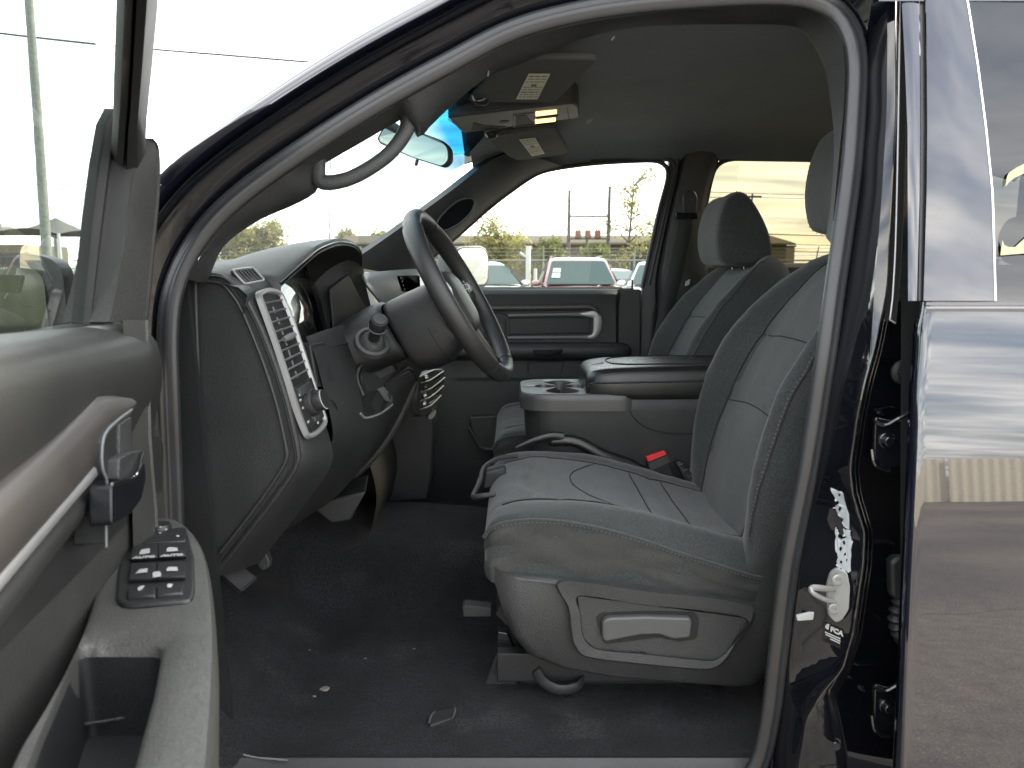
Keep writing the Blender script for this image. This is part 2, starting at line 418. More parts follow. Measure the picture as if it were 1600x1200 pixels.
# --- middle pillar
SO = [(-80, 1351), (0, 1349), (62, 1353), (175, 1350), (300, 1340), (450, 1319), (525, 1308), (600, 1295), (700, 1277), (900, 1242), (1034, 1225), (1117, 1216), (1200, 1203), (1300, 1180)]
RG = [(-80, 1402), (0, 1400), (175, 1399), (300, 1393), (450, 1385), (540, 1368), (600, 1352), (652, 1341), (731, 1330), (771, 1334), (833, 1352), (883, 1350), (991, 1334), (1045, 1318), (1087, 1284), (1125, 1263), (1195, 1251), (1300, 1238)]
R2 = [(-80, 0), (1045, 0), (1087, 10), (1130, 42), (1200, 62), (1300, 70)]
rows = []
ys = [-80, -30, 0, 60, 120, 175, 240, 300, 375, 450, 500, 540, 570, 600, 625, 652, 690, 731, 752, 771, 790, 810, 833, 858, 883, 915, 950, 991, 1018, 1045, 1066, 1087, 1105, 1125, 1160, 1200, 1250, 1300]
FLG = [(-80, .70), (450, .70), (540, .86), (620, .93), (1300, .95)]
def jamb(y):
    a = lut(SO, y); g = lut(RG, y); e = lut(R2, y); wd = g - a; f = lut(FLG, y)
    return [(a - 14, .020), (a - 3, .012), (a + 1, -.002), (a + wd * .10, -.009), (a + wd * .16, -.013), (a + wd * (.16 + (f - .16) * .33), -.030), (a + wd * (.16 + (f - .16) * .66), -.048), (a + wd * (f - .02), -.065), (a + wd * (f + .02), -.069), (g - 3, -.0725), (g - .5, -.073), (g + 1 + e * .9, -.071), (g + 3 + e, -.060), (g + 7 + e, -.012), (g + 14 + e, -.004), (1500, .004)]
def JO(px, y):
    t = jamb(y)
    return lut(t, px)
for y in ys:
    rows.append([PS(px, y, o) for px, o in jamb(y)])
MB().loft([cr([r[j] for r in rows], 90) for j in range(len(rows[0]))]).build('door_pillar', 'jamb_paint', BODY, 38)
# slot and flange of the upper pillar
MB().sweep(cr([PS(x, y, -.05) for x, y in [(1409, -60), (1408, 120), (1404, 300), (1398, 420), (1393, 480), (1391, 503)]], 30), [(-.009, 0), (-.006, .004), (.006, .004), (.009, 0)], (0, -1, 0)).build('pillar_channel', 'black_matte', BODY, 30)
MB().tube(cr([PS(x, y, -.06) for x, y in [(1406, -60), (1403, 200), (1399, 380), (1394, 470), (1390, 500), (1393, 507), (1399, 505)]], 40), .0016, 8).build('channel_bead', 'dull_metal', BODY)
# striker with its plate and two screws
sp = PS(1305, 925, -.047)
st = MB()
pl = roundpoly([PS(x, y, JO(x, y) - .001) for x, y in [(1290, 912), (1296, 892), (1306, 885), (1322, 893), (1326, 915), (1324, 950), (1314, 966), (1304, 971), (1293, 960), (1290, 935)]], .004)
st.prism(pl, (0, -.006, 0)).build('striker_plate', 'zinc', BODY, 35, .0015)
base = PS(1308, 928, -.053)
loop = cr([PS(1306, 920, -.045), PS(1292, 920, -.062), PS(1272, 918, -.080), PS(1266, 921, -.085), PS(1272, 928, -.084), PS(1290, 937, -.066), PS(1306, 939, -.045)], 40)
MB().tube(loop, .0048, 10, flat=.75).build('striker_loop', 'zinc', BODY)
for px, py in ((1308, 905), (1302, 950)):
    c = PS(px, py, JO(px, py) - .007); m = MB(); m.lathe(c, (0, -1, 0), [(0, .0088), (.003, .0088), (.0042, .007), (.0042, .0035), (.002, .003), (.002, 0.0001)], 20)
    m.build('striker_screw', 'zinc', BODY, 30)
# torn paper label and maker's sticker on the jamb
def jag(pts, n, amp, seed):
    rnd = random.Random(seed); res = []
    for i in range(len(pts)):
        a = V(pts[i]); b = V(pts[(i + 1) % len(pts)])
        for k in range(n): res.append(a.lerp(b, k / n) + V((rnd.uniform(-amp, amp), 0, rnd.uniform(-amp, amp))))
    return res
def patch(name, px, off, mt, parent, amp=0, n=1, seed=1, t=.0006):
    pts = [PS(x, y, JO(x, y) + off) for x, y in px]
    if amp: pts = jag(pts, n, amp, seed)
    return MB().prism(pts, (0, -t, 0)).build(name, mt, parent, 0)
for i, q in enumerate([[(1298, 762), (1319, 771), (1328, 826), (1318, 823), (1312, 806), (1302, 793), (1309, 788), (1303, 775)],
                       [(1318, 826), (1329, 829), (1330, 842), (1318, 838)],
                       [(1306, 825), (1309, 826), (1311, 844), (1330, 838), (1331, 850), (1329, 892), (1325, 896), (1306, 884), (1310, 871), (1306, 860)],
                       [(1311, 842), (1318, 843), (1314, 850)]]):
    patch('torn_label', q, -.0012, 'sticker_white', BODY, .0016, 5, 11 + i)
rb_ = random.Random(9)
for k, (x, y, r_) in enumerate(((1308, 786, 3), (1312, 795, 2.5), (1316, 812, 2), (1313, 857, 2.5), (1320, 866, 2), (1324, 876, 3), (1314, 878, 2), (1319, 848, 2.2), (1311, 773, 2))):
    patch('label_tear', [(x + r_ * rb_.uniform(.5, 1.2) * math.cos(a), y + 1.6 * r_ * rb_.uniform(.5, 1.2) * math.sin(a)) for a in [2 * math.pi * q / 7 for q in range(7)]], -.0019, 'jamb_paint', BODY)
fs = patch('maker_sticker', [(1288, 972), (1316, 984), (1313, 1014), (1284, 1000)], -.0012, 'black_gloss', BODY)
c0 = PS(1294, 979, JO(1294, 979) - .0022); m = MB(); m.lathe(c0, (0, -1, 0), [(0, .0045), (.0004, .0045), (.0004, .0001)], 20); m.build('sticker_emblem', 'white_print', BODY, 0)
rgt = PS(1316, 992, JO(1316, 992)) - PS(1290, 981, JO(1290, 981))
text('sticker_lettering', 'FCA', .0105, PS(1307.5, 987, JO(1307.5, 987) - .0026), rgt, (0, 0, 1), 'white_print', BODY, bold=.0006)
for k, (a, b) in enumerate((((1289, 987.5), (1313, 998)), ((1290, 991), (1313, 1002)), ((1297, 998), (1312, 1005)))):
    p0 = PS(*a, JO(*a) - .002); p1 = PS(*b, JO(*b) - .002); u = V((0, 0, .0010))
    MB().prism([p0 - u, p1 - u, p1 + u, p0 + u], (0, -.0004, 0)).build('sticker_text_line', 'white_print', BODY, 0)
# white clip beside the sill trim
MB().prism(roundpoly([PS(x, y, -.02) for x, y in [(1243, 960), (1272, 953), (1274, 962), (1268, 966), (1244, 968)]], .002), (0, -.006, 0)).build('jamb_clip', 'white_print', BODY, 30, .001)
# rear door hinges, bolts, check strap and wiring boot in the gap behind the pillar
def bolt(px, py, off, r, name='hinge_bolt', mt='recess_paint'):
    c = PS(px, py, off); m = MB()
    m.lathe(c, (0, -1, 0), [(-.004, r * 1.5), (.002, r * 1.5), (.003, r * 1.35), (.003, r), (.010, r * .95), (.011, r * .8), (.011, .0001)], 6 * 3)
    return m.build(name, mt, BODY, 30)
mat('hinge_paint', (.006, .007, .009), .25, coat=.6, coat_ior=1.6)
for yc in (690, 1105):
    o = -.02
    m = MB(); m.prism(roundpoly([PS(x, y, o) for x, y in [(1362, yc - 42), (1378, yc - 36), (1404, yc - 34), (1440, yc - 46), (1440, yc + 44), (1404, yc + 36), (1376, yc + 40), (1360, yc + 22)]], .008), (0, -.010, 0))
    m.build('door_hinge', 'hinge_paint', BODY, 35, .003)
    bolt(1386, yc - 2, o - .010, .0085, mt='hinge_paint'); bolt(1420, yc - 4, o - .010, .0085, mt='hinge_paint')
    p = [PS(1368, yc - 30, o - .012), PS(1384, yc - 26, o - .016), PS(1400, yc - 34, o - .02), PS(1422, yc - 46, o - .022)]
    MB().tube(cr(p, 16), .0035, 8).build('hinge_rib', 'hinge_paint', BODY)
    p = [PS(1362, yc + 12, o - .012), PS(1366, yc + 34, o - .016), PS(1378, yc + 44, o - .016), PS(1390, yc + 44, o - .012)]
    MB().tube(cr(p, 16), .0035, 8).build('hinge_rib', 'hinge_paint', BODY)
    MB().cyl(PS(1432, yc - 62, o - .03), PS(1432, yc + 60, o - .03), .0075).build('hinge_pin', 'hinge_paint', BODY)
for q in ((1374, 645, .003), (1345, 1075, .003), (1302, 1160, .008)): bolt(q[0], q[1], -.012 if q[0] > 1310 else -.06, q[2], 'body_bolt', 'hinge_paint')
m = MB(); m.lathe(PS(1410, 581, -.012), (0, -1, 0), [(0, .019), (.004, .019), (.007, .016), (.008, .011), (.006, .009), (.009, .007), (.009, .0001)], 26); m.build('rubber_plug', 'trim_dark', BODY, 40)
MB().prism(roundpoly([PS(x, y, -.02) for x, y in [(1382, 872), (1392, 864), (1440, 862), (1440, 930), (1400, 934), (1384, 926)]], .01), (0, -.02, 0)).build('wiring_grommet', 'trim', BODY, 35, .005)
bt = cr([PS(1424, 912, -.03), PS(1410, 935, -.036), PS(1401, 962, -.038), PS(1404, 985, -.036), PS(1416, 1004, -.03)], 56)
MB().tube(bt, [.0105 + .0028 * math.cos(i * math.pi * 2 / 6) for i in range(56)], 14).build('wiring_boot', 'trim', BODY)
# ================================================================== rear door, shut
RD = empty('rear_door', (1.0, 1.0, .5), TRUCK)
EDGE = [(1449, 470), (1446, 492), (1441, 515), (1440, 545), (1437, 580), (1434, 620), (1431, 700), (1424, 850), (1417, 1000), (1409, 1200), (1404, 1320)]
cols = []
for px, py in EDGE:
    e = PD(px, py)
    cols.append((e.x, e.z))
cols = [(v.x, v.y) for v in cr([V((x, z, 0)) for x, z in cols], 44)]
rows = []
for x, z in cols:
    Y = YOUT(z)
    r = [V((x + .022, Y + .045, z)), V((x + .004, Y + .030, z)), V((x - .001, Y + .012, z)), V((x, Y + .005, z)), V((x + .003, Y + .0015, z)), V((x + .007, Y + .0003, z)), V((x + .010, Y, z)), V((x + .014, Y, z))]
    for k in range(1, 26): r.append(V((x + .014 + (1.25 - x) * k / 25, Y + .012 * (k / 25) ** 2, z)))
    rows.append(r)
MB().loft(rows).build('door_skin', 'paint', RD, 50)
# belt moulding, window frame, gloss pillar cover, divider, glass
zb0 = PD(1500, 491).z; zb1 = PD(1500, 471).z
m = MB(); x0 = PD(1447, 480).x
m.loft([[V((x0, YOUT(zb0) + o, zb0 + dz)) for o, dz in BP] if False else [V((x, YOUT(1.37) + o, zb0 + (zb1 - zb0) * k)) for k, o in ((-.1, .012), (0, .002), (.06, -.004), (.45, -.006), (.6, -.004), (.64, -.001), (.7, -.004), (.94, -.004), (1.0, .002), (1.02, .014))] for x in (x0, x0 + .001, .8, 1.25)])
m.build('belt_moulding', 'belt_satin', RD, 30)
def up(px, py, off=0): return PD(px, py, off)
def strip(name, L, R, off, mt, parent, t=.012, bev=.002):
    rows = []
    for (a, b) in zip(L, R):
        rows.append([up(*a, off + t), up(*a, off), up(a[0] * .7 + b[0] * .3, a[1], off - .001), up(a[0] * .3 + b[0] * .7, b[1], off - .001), up(*b, off), up(*b, off + t)])
    return MB().loft(rows).build(name, mt, parent, 40)
yy = (-90, 0, 100, 200, 300, 400, 470)
strip('window_frame', [(lut([(-90, 1407), (0, 1409), (175, 1418), (470, 1419)], y), y) for y in yy], [(lut([(-90, 1434), (0, 1436), (175, 1438), (300, 1437), (470, 1434)], y), y) for y in yy], .004, 'paint', RD)
strip('frame_edge', [(lut([(-90, 1435), (0, 1437), (175, 1439), (300, 1438), (470, 1435)], y), y) for y in yy], [(lut([(-90, 1444), (0, 1446), (175, 1448), (300, 1447), (470, 1442)], y), y) for y in yy], .006, 'rubber', RD)
strip('pillar_cover', [(lut([(-90, 1445), (0, 1447), (175, 1449), (300, 1448), (470, 1443)], y), y) for y in yy], [(lut([(-90, 1496), (0, 1509), (150, 1533), (300, 1548), (470, 1553)], y), y) for y in yy], -.002, 'paint', RD)
MB().tube([up(lut([(-90, 1498), (0, 1511), (150, 1535), (300, 1550), (470, 1555)], y), y, -.001) for y in yy], .0016, 8).build('glass_divider', 'chrome', RD)
gl = [[up(lut([(-90, 1500), (0, 1513), (150, 1537), (300, 1552), (470, 1557)], y), y, .002)] + [V((x, YOUT(up(1550, y).z) + .002 + .008 * (x - .6), up(1550, y).z)) for x in (.75, .95, 1.25)] for y in yy]
MB().loft(gl).build('window_glass', 'glass_rear_outer', RD, 60)
# painted numeral on the glass (cut by the frame of the picture)
def gp(px, py): return up(px, py, -.0015)
two_top = cr([gp(x, y) for x, y in [(1572, 290), (1573, 272), (1590, 261), (1615, 252), (1650, 252), (1680, 270), (1688, 300), (1672, 330), (1630, 362), (1612, 372), (1690, 372), (1690, 398), (1563, 398), (1566, 377), (1571, 384), (1582, 388)]], 2)
outline = [gp(x, y) for x, y in [(1571, 291), (1573, 277), (1576, 270), (1588, 262), (1600, 256), (1640, 250), (1675, 260), (1690, 288), (1680, 322), (1640, 355), (1606, 386), (1700, 384), (1698, 398), (1600, 396), (1563, 399), (1566, 375), (1569, 383), (1576, 386), (1586, 386), (1625, 350), (1655, 318), (1662, 290), (1650, 272), (1625, 268), (1600, 271), (1585, 278), (1577, 284)]]
MB().prism(outline, (0, -.0004, 0)).build('glass_numeral', 'marker_yellow', RD, 0)
# ================================================================== driver door, standing open
FD = empty('front_door', DW(.0, 0, .5), TRUCK, label='driver door swung open with grey padded armrest')
# upper pad: a rounded beam under the glass
def dz_of(px, py, n): return D(px, py, n)
pad = []
for s in [i * .05 - .004 for i in range(0, 22)]:
    f = min(s / .35, 1)
    top = 1.330 + .020 * min(max((s - .05) / .5, 0), 1.2)
    fr = max(0, 1 - s / .05) ** 2 * .02
    pr = [(-.055, top - .006), (-.045, top + .001), (-.02, top + .002 - fr * .2), (.004 - fr, top - .004 - fr * .3), (.019 - fr, top - .018), (.024 - fr, top - .036), (.0255 - fr, top - .058), (.023 - fr, top - .085), (.017 - fr, top - .11), (.011 - fr, top - .135), (.007, top - .17), (.004, top - .22), (.002, top - .30)]
    pad.append([DW(s, n, z) for n, z in pr])
MB().loft([cr(r, 30) for r in pad], cap0=True).build('upper_pad', 'door_soft', FD, 50)
# lower inner panel, front edge upright
low = []
for s in [-.006] + [i * .06 for i in range(0, 19)]:
    low.append([DW(s, n, z) for n, z in [(-.05, 1.34), (.000, 1.30), (.003, 1.15), (.004, 1.0), (.006, .85), (.004, .6), (-.05, .58)]])
MB().loft([cr(r, 20) for r in low], cap0=True).build('inner_panel', 'door_trim', FD, 50)
# front edge trim with its grain, up to the sail beside the glass
eg = MB()
rows = []
for L, R in zip([(214, 216), (211, 240), (205, 300), (194, 380), (184, 440), (171, 503)], [(236, 216), (249, 232), (250, 300), (243, 380), (238, 440), (231, 512)]):
    a = D(*L, .0); b = D(*R, .012); d = EN * -.05
    rows.append([a + d, a, a.lerp(b, .25) + EN * .006, a.lerp(b, .68) + EN * .007, a.lerp(b, .74) + EN * .001, a.lerp(b, .80) + EN * .006, b - ES * 0, b + d * .9 - ES * .006])
MB().loft([cr([r[j] for r in rows], 20) for j in range(8)]).build('sail_trim', 'sail_vinyl', FD, 40)
ed = []
for y in (500, 560, 620, 680, 740, 800, 900, 1000):
    x = lut([(500, 232), (560, 234), (680, 237), (760, 243), (800, 247), (1000, 252)], y)
    a = D(x - 40, y, .010); b = D(x, y, .018)
    ed.append([a, a.lerp(b, .55) + EN * .004, a.lerp(b, .72) + EN * .004, a.lerp(b, .78) - EN * .001, a.lerp(b, .84) + EN * .004, b, b - EN * .055 - ES * .005])
MB().loft(ed).build('panel_edge', 'door_trim', FD, 40)
# window frame, run channel and glass
rows = []
for (a, b, c, d) in [((184, -60), (208, -60), (216, -60), (250, -60)), ((182, 0), (207, 0), (214, 0), (246, 0)), ((179, 90), (203, 90), (209, 90), (238, 90)), ((177, 165), (199, 172), (204, 176), (229, 180)), ((176, 190), (196, 200), (201, 205), (227, 215)), ((172, 250), (192, 260), (198, 265), (232, 275))]:
    e = lerp2(.012, .085, (215 - a[1]) / 215)
    rows.append([D(*a, e - .05), D(*a, e - .026), D((a[0] + b[0]) / 2, a[1], e - .014), D(*b, e - .010), D((b[0] + c[0]) / 2, b[1], e - .018), D(*c, e - .006), D((c[0] + d[0]) / 2, c[1], e + .002), D(*d, e - .006), D(d[0] + 1, d[1], e - .05)])
MB().loft(rows).build('window_frame', 'frame_matte', FD, 40)
rows = []
for a, b in zip([(176, 170), (163, 195), (152, 260), (142, 340), (133, 430), (126, 506)], [(200, 185), (207, 215), (204, 300), (193, 380), (183, 440), (170, 506)]):
    p = D(*a, -.03); q = D(*b, -.004)
    rows.append([p - EN * .01, p, p.lerp(q, .2) + EN * .004, p.lerp(q, .35), p.lerp(q, .45) - EN * .006, p.lerp(q, .6) - EN * .004, p.lerp(q, .66) + EN * .006, p.lerp(q, .9) + EN * .008, q])
MB().loft(rows).build('run_channel', 'frame_matte', FD, 38)
rows = [[D(lut([(-80, 186), (0, 184), (170, 178), (260, 156), (430, 137), (510, 130)], y) + 6, y, -.028), DW(.5, -.024, D(150, y, -.028).z + (0.02 if y < 0 else 0)), DW(1.0, -.028, D(150, y, -.028).z + (0.04 if y < 0 else 0))] for y in (-80, 40, 150, 260, 340, 420, 510)]
MB().loft(rows).build('window_glass', 'glass_door', FD, 60)
# outside mirror beyond the glass
rot = Matrix(((ES.x, EN.x, 0), (ES.y, EN.y, 0), (0, 0, 1)))
def dm(s, n, z): return DW(s, n, z)
hs = []
for s, k in ((-.10, .0), (-.09, .55), (-.05, .85), (.02, 1), (.06, 1.0), (.062, .9)):
    hs.append([dm(s, -.225 + .145 * k * math.copysign(abs(math.cos(a)) ** .28, math.cos(a)), 1.342 + .082 * k * math.copysign(abs(math.sin(a)) ** .28, math.sin(a))) for a in [2 * math.pi * j / 32 for j in range(32)]])
MB().loft(hs, cu=True, cap1=True).build('mirror_housing', 'trim', FD, 50)
mg = [dm(.064, -.225 + .125 * math.copysign(abs(math.cos(a)) ** .28, math.cos(a)), 1.342 + .068 * math.copysign(abs(math.sin(a)) ** .28, math.sin(a))) for a in [2 * math.pi * j / 40 for j in range(40)]]
MB().prism(mg, ES * .003).build('mirror_glass', 'mirror_dark', FD, 30)
MB().prism([dm(.0, -.10, 1.27), dm(.05, -.10, 1.27), dm(.05, -.03, 1.30), dm(0, -.03, 1.30)], (0, 0, .08)).build('mirror_arm', 'trim', FD, 35, .01)
# metallic spear trims
def spear(name, path, prof, mt):
    return MB().sweep(path, prof, EN, cu=False).build(name, mt, FD, 50)
n0 = .03
sp_path = cr([D(x, y, .026) for x, y in [(196, 632), (170, 655), (100, 738), (0, 842), (-120, 965)]], 30)
rows = []
for i, p in enumerate(sp_path):
    k = min(1, .25 + i / 8)
    rows.append([p + V((0, 0, dz * k)) + EN * dn for dz, dn in [(.034, -.012), (.032, .000), (.026, .007), (.012, .011), (0, .012), (-.016, .009), (-.026, .002), (-.029, -.012)]])
MB().loft([cr(r, 18) for r in rows], cap0=True).build('spear_trim', 'taupe', FD, 60)
rows = []
for i, p in enumerate(cr([D(x, y, .032) for x, y in [(158, 722), (100, 787), (30, 868), (-60, 972), (-150, 1075)]], 26)):
    rows.append([p + V((0, 0, dz)) + EN * dn for dz, dn in [(.008, -.01), (.008, .002), (.004, .005), (-.003, .005), (-.006, .002), (-.007, -.01)]])
MB().loft(rows, cap0=True).build('chrome_strip', 'silver', FD, 50)
rows = []
for i, p in enumerate(cr([D(x, y, .026) for x, y in [(178, 722), (112, 803), (42, 893), (-50, 1015), (-140, 1130)]], 26)):
    rows.append([p + V((0, 0, dz)) + EN * dn for dz, dn in [(.014, -.01), (.012, .003), (.004, .008), (-.006, .007), (-.014, .002), (-.016, -.012)]])
MB().loft(rows, cap0=True).build('insert_edge', 'door_soft', FD, 50)
# inner release: bezel, cup and lever
bz = [D(x, y, .047) for x, y in [(206, 640), (186, 655), (168, 672), (161, 688), (159, 715), (161, 735), (167, 752), (166, 800), (166, 855)]]
MB().tube(cr(bz, 40), .0012, 8).build('release_bezel', 'lever_grey', FD)
MB().prism([D(x, y, .043) for x, y in [(207, 641), (187, 656), (169, 673), (162, 689), (160, 715), (162, 735), (168, 752), (167, 850), (190, 825), (200, 790), (207, 740)]], EN * -.03).build('release_cup', 'trim_dark', FD, 30, .002)
MB().prism([D(x, y, .046) for x, y in [(187, 664), (205, 651), (206, 706), (187, 716)]], EN * -.004).build('cup_liner', 'trim_mid', FD, 30, .001)
MB().prism(roundpoly([D(x, y, .058) for x, y in [(175, 758), (213, 746), (226, 718), (229, 745), (222, 780), (206, 802), (176, 822)]], .006), EN * -.02).build('release_lever', 'lever_gloss', FD, 40, .006, 3)
MB().prism(roundpoly([D(x, y, .054) for x, y in [(187, 716), (206, 706), (224, 703), (225, 720), (212, 744), (186, 752)]], .005), EN * -.012).build('lever_palm', 'trim', FD, 35, .004, 3)
lt = [D(x, y, n) for x, y, n in [(175, 756, .060), (196, 750, .061), (212, 744, .061), (219, 730, .060), (224, 706, .057)]]
MB().tube(cr(lt, 24), .0016, 8, flat=.8).build('lever_edge', 'chrome', FD)
# armrest with a pull cup
AZ = 1.062
outer = cr([PZ(x, y, AZ) for x, y in [(205, 815), (240, 797), (275, 801), (305, 826), (324, 866), (334, 930), (338, 1000), (336, 1080), (330, 1180), (318, 1320), (300, 1480), (60, 1480), (-20, 1330), (20, 1190), (75, 1100), (118, 1020), (142, 950), (160, 890), (178, 845)]], 120, True)
inner = roundpoly([PZ(x, y, AZ) for x, y in [(122, 1006), (252, 1006), (238, 1080), (212, 1170), (190, 1260), (20, 1260), (60, 1150), (100, 1060)]], .012, 5)
ic = sum(inner, V((0, 0, 0))) / len(inner)
def at_angle(poly, c, a):
    d = V((math.cos(a), math.sin(a))); best = None; n = len(poly)
    for i in range(n):
        p = poly[i].xy - c.xy; q = poly[(i + 1) % n].xy - c.xy; e = q - p
        den = d.x * e.y - d.y * e.x
        if abs(den) < 1e-12: continue
        t = (p.x * e.y - p.y * e.x) / den; u = (p.x * d.y - p.y * d.x) / den
        if t > 0 and -1e-6 <= u <= 1.000001 and (best is None or t > best): best = t
    return (best or .01) * d
NA = 180
o2 = [at_angle(outer, ic, 2 * math.pi * k / NA) for k in range(NA)]; i2 = [at_angle(inner, ic, 2 * math.pi * k / NA) for k in range(NA)]
def rg(k, f, z): return [V((*(ic.xy + (i2[j] + (o2[j] - i2[j]) * f)), z)) for j in range(NA)]
rows = [rg(0, .80, AZ - .15), rg(0, .93, AZ - .10), rg(0, 1.0, AZ - .045), rg(0, 1.0, AZ - .022), rg(0, .975, AZ - .008), rg(0, .92, AZ - .001), rg(0, .8, AZ), rg(0, .45, AZ - .001), rg(0, .12, AZ - .002), rg(0, .03, AZ - .005), rg(0, 0, AZ - .014)]
MB().loft(rows, cu=True).build('armrest', 'armrest_trim_lit', FD, 50)
rows = [[V((*(ic.xy + i2[j] * 1.0), AZ - .013)) for j in range(NA)], [V((*(ic.xy + i2[j] * .97), AZ - .05)) for j in range(NA)], [V((*(ic.xy + i2[j] * .90), AZ - .085)) for j in range(NA)], [V((*(ic.xy + i2[j] * .3), AZ - .088)) for j in range(NA)]]
MB().loft(rows, cu=True, cap1=True).build('pull_cup', 'trim_dark', FD, 50)
MB().tube([PZ(112, 1135, AZ - .07), PZ(214, 1119, AZ - .07)], .0015, 6).build('cup_seam', 'trim_mid', FD)
# switch plate with its buttons
def az(x, y, h=.004): return PZ(x, y, AZ + h)
pl = roundpoly([az(x, y, .003) for x, y in [(202, 834), (290, 822), (303, 868), (305, 920), (300, 938), (196, 946), (180, 936), (184, 890)]], .010, 5)
MB().prism(pl, (0, 0, -.006)).build('switch_plate', 'bezel_dark', FD, 40, .003, 3)
def button(name, px, h=.007, bev=.0018, mt='bezel_dark'):
    pts = [az(x, y, h) for x, y in px]
    return MB().prism(pts, (0, 0, -.008)).build(name, mt, FD, 40, bev)
for (ya, yb, l, r) in ((851, 877, 203, 291), (880, 910, 200, 290)):
    m_ = (l + r) / 2
    for a, b in ((l, m_ - .6), (m_ + .6, r)):
        tl = 1.5 if a == l else 0
        pts = []
        rows = []
        for k in range(7):
            f = k / 6; y = ya + (yb - ya) * f; h = .004 + .0055 * math.sin(math.pi * min(1, .18 + f * .62)) - (.003 if k == 6 else 0)
            rows.append([az(a + tl * 3 * (1 - f), y - (a - l) * .05, -.002), az(a + tl * 3 * (1 - f), y - (a - l) * .05, h), az(b, y - (b - l) * .05, h), az(b, y - (b - l) * .05, -.002)])
        MB().loft(rows, cap0=True, cap1=True).build('window_switch', 'bezel_dark', FD, 30, .0008)
button('mirror_select_switch', [(210, 842), (290, 832), (290, 845), (208, 850)], .0055)
button('lock_switch', [(199, 918), (243, 915), (243, 930), (199, 932)]); button('lock_switch', [(244.5, 915), (287, 911), (286, 926), (244.5, 930)])
m = MB(); m.lathe(az(250, 829, .0), (0, 0, 1), [(0, .0145), (.006, .0145), (.009, .0125), (.008, .009), (.0075, .0001)], 26); m.build('mirror_pad', 'bezel_dark', FD, 40)
ux = (az(300, 880) - az(200, 886)); uy = (az(250, 860) - az(250, 900))
def mark(px, h=.0098, name='switch_marking'):
    return MB().prism([az(x, y, h) for x, y in px], (0, 0, .0003)).build(name, 'white_print', FD, 0)
for x, y in ((225, 862), (269, 859)):
    mark([(x - 8, y + 4), (x - 4, y - 3), (x + 9, y - 5), (x + 9, y + 2), (x - 2, y + 4)] if x < 250 else [(x - 9, y + 3), (x - 8, y - 2), (x - 5, y - 4), (x + 8, y - 3), (x + 9, y + 2)], .0106)
    text('switch_lettering', 'AUTO', .0085, az(x, y + 8.5, .0103), ux, uy, 'white_print', FD, bold=.0004)
for x, y in ((222, 892), (269, 889)): mark([(x - 10, y + 4), (x - 4, y - 2), (x + 9, y - 4), (x + 8, y + 2), (x - 2, y + 3)] if x < 250 else [(x - 9, y + 3), (x - 8, y - 1), (x - 5, y - 3), (x + 8, y - 3), (x + 9, y + 3)], .0106)
mark([(238, 897), (240, 894), (250, 893), (252, 897), (251, 901), (239, 902)], .0103)
mark([(215, 919), (220, 916), (226, 915), (222, 921), (216, 923)], .0076); mark([(261, 914), (264, 912), (270, 913), (268, 918), (262, 918)], .0076)
for px in ([(248, 824), (250, 821.5), (253, 824)], [(237, 828), (241, 826), (241, 830)], [(258, 826), (262, 827), (258, 829)], [(248, 832), (252, 832), (250, 834)]): mark(px, .0085)
for px in ([(219, 840), (223, 839), (224, 842), (220, 842)], [(275, 837), (280, 836), (280, 839), (276, 839)]): mark(px, .0058)
# ================================================================== cab shell: roof, headliner, floor, far side
def lerp(a, b, t): return a + (b - a) * t
rows = []
for Y, z in ((1.24, 1.835), (1.27, 1.875), (1.4, 1.915), (1.92, 1.945), (2.44, 1.915), (2.57, 1.875), (2.60, 1.835)):
    rows.append([V((x, Y + (.015 * (1 if Y > 1.92 else -1)) * 0, z - dz)) for x, dz in ((-.16, .075), (-.08, .045), (.1, .015), (.5, 0), (1.2, .01), (1.75, .05))])
MB().loft([cr(r, 16) for r in rows]).build('roof_panel', 'paint', BODY, 60)
rows = []
for Y, z in ((1.225, 1.822), (1.245, 1.832), (1.30, 1.838), (1.42, 1.848), (1.7, 1.856), (1.92, 1.858), (2.15, 1.855), (2.40, 1.843), (2.52, 1.825), (2.58, 1.800), (2.615, 1.775)):
    rows.append([V((x, Y, z - dz - (.0 if Y < 1.9 else .0))) for x, dz in ((-.13, .075), (-.09, .060), (.0, .035), (.15, .012), (.4, .0), (.8, .002), (1.2, .01), (1.55, .03), (1.72, .07))])
MB().loft(smooth_grid(rows, 40, 40)).build('headliner', 'headliner', TRUCK, 60)
MB().loft([[V((1.76, Y, z)) for Y in (1.15, 1.9, 2.68)] for z in (.55, 1.0, 1.40)]).build('cab_back_wall', 'trim_dark', TRUCK, 0)
MB().loft([[V((1.74, Y, z)) for Y in (1.2, 1.3)] for z in (1.39, 1.82)]).build('corner_trim', 'headliner', TRUCK, 0)
MB().loft([[V((1.74, Y, z)) for Y in (2.48, 2.62)] for z in (1.39, 1.82)]).build('corner_trim', 'headliner', TRUCK, 0)
MB().loft([[V((x, Y, z)) for Y in (1.3, 2.48)] for x, z in ((1.76, 1.40), (1.70, 1.80))]).build('back_glass', 'glass_privacy', TRUCK, 0)
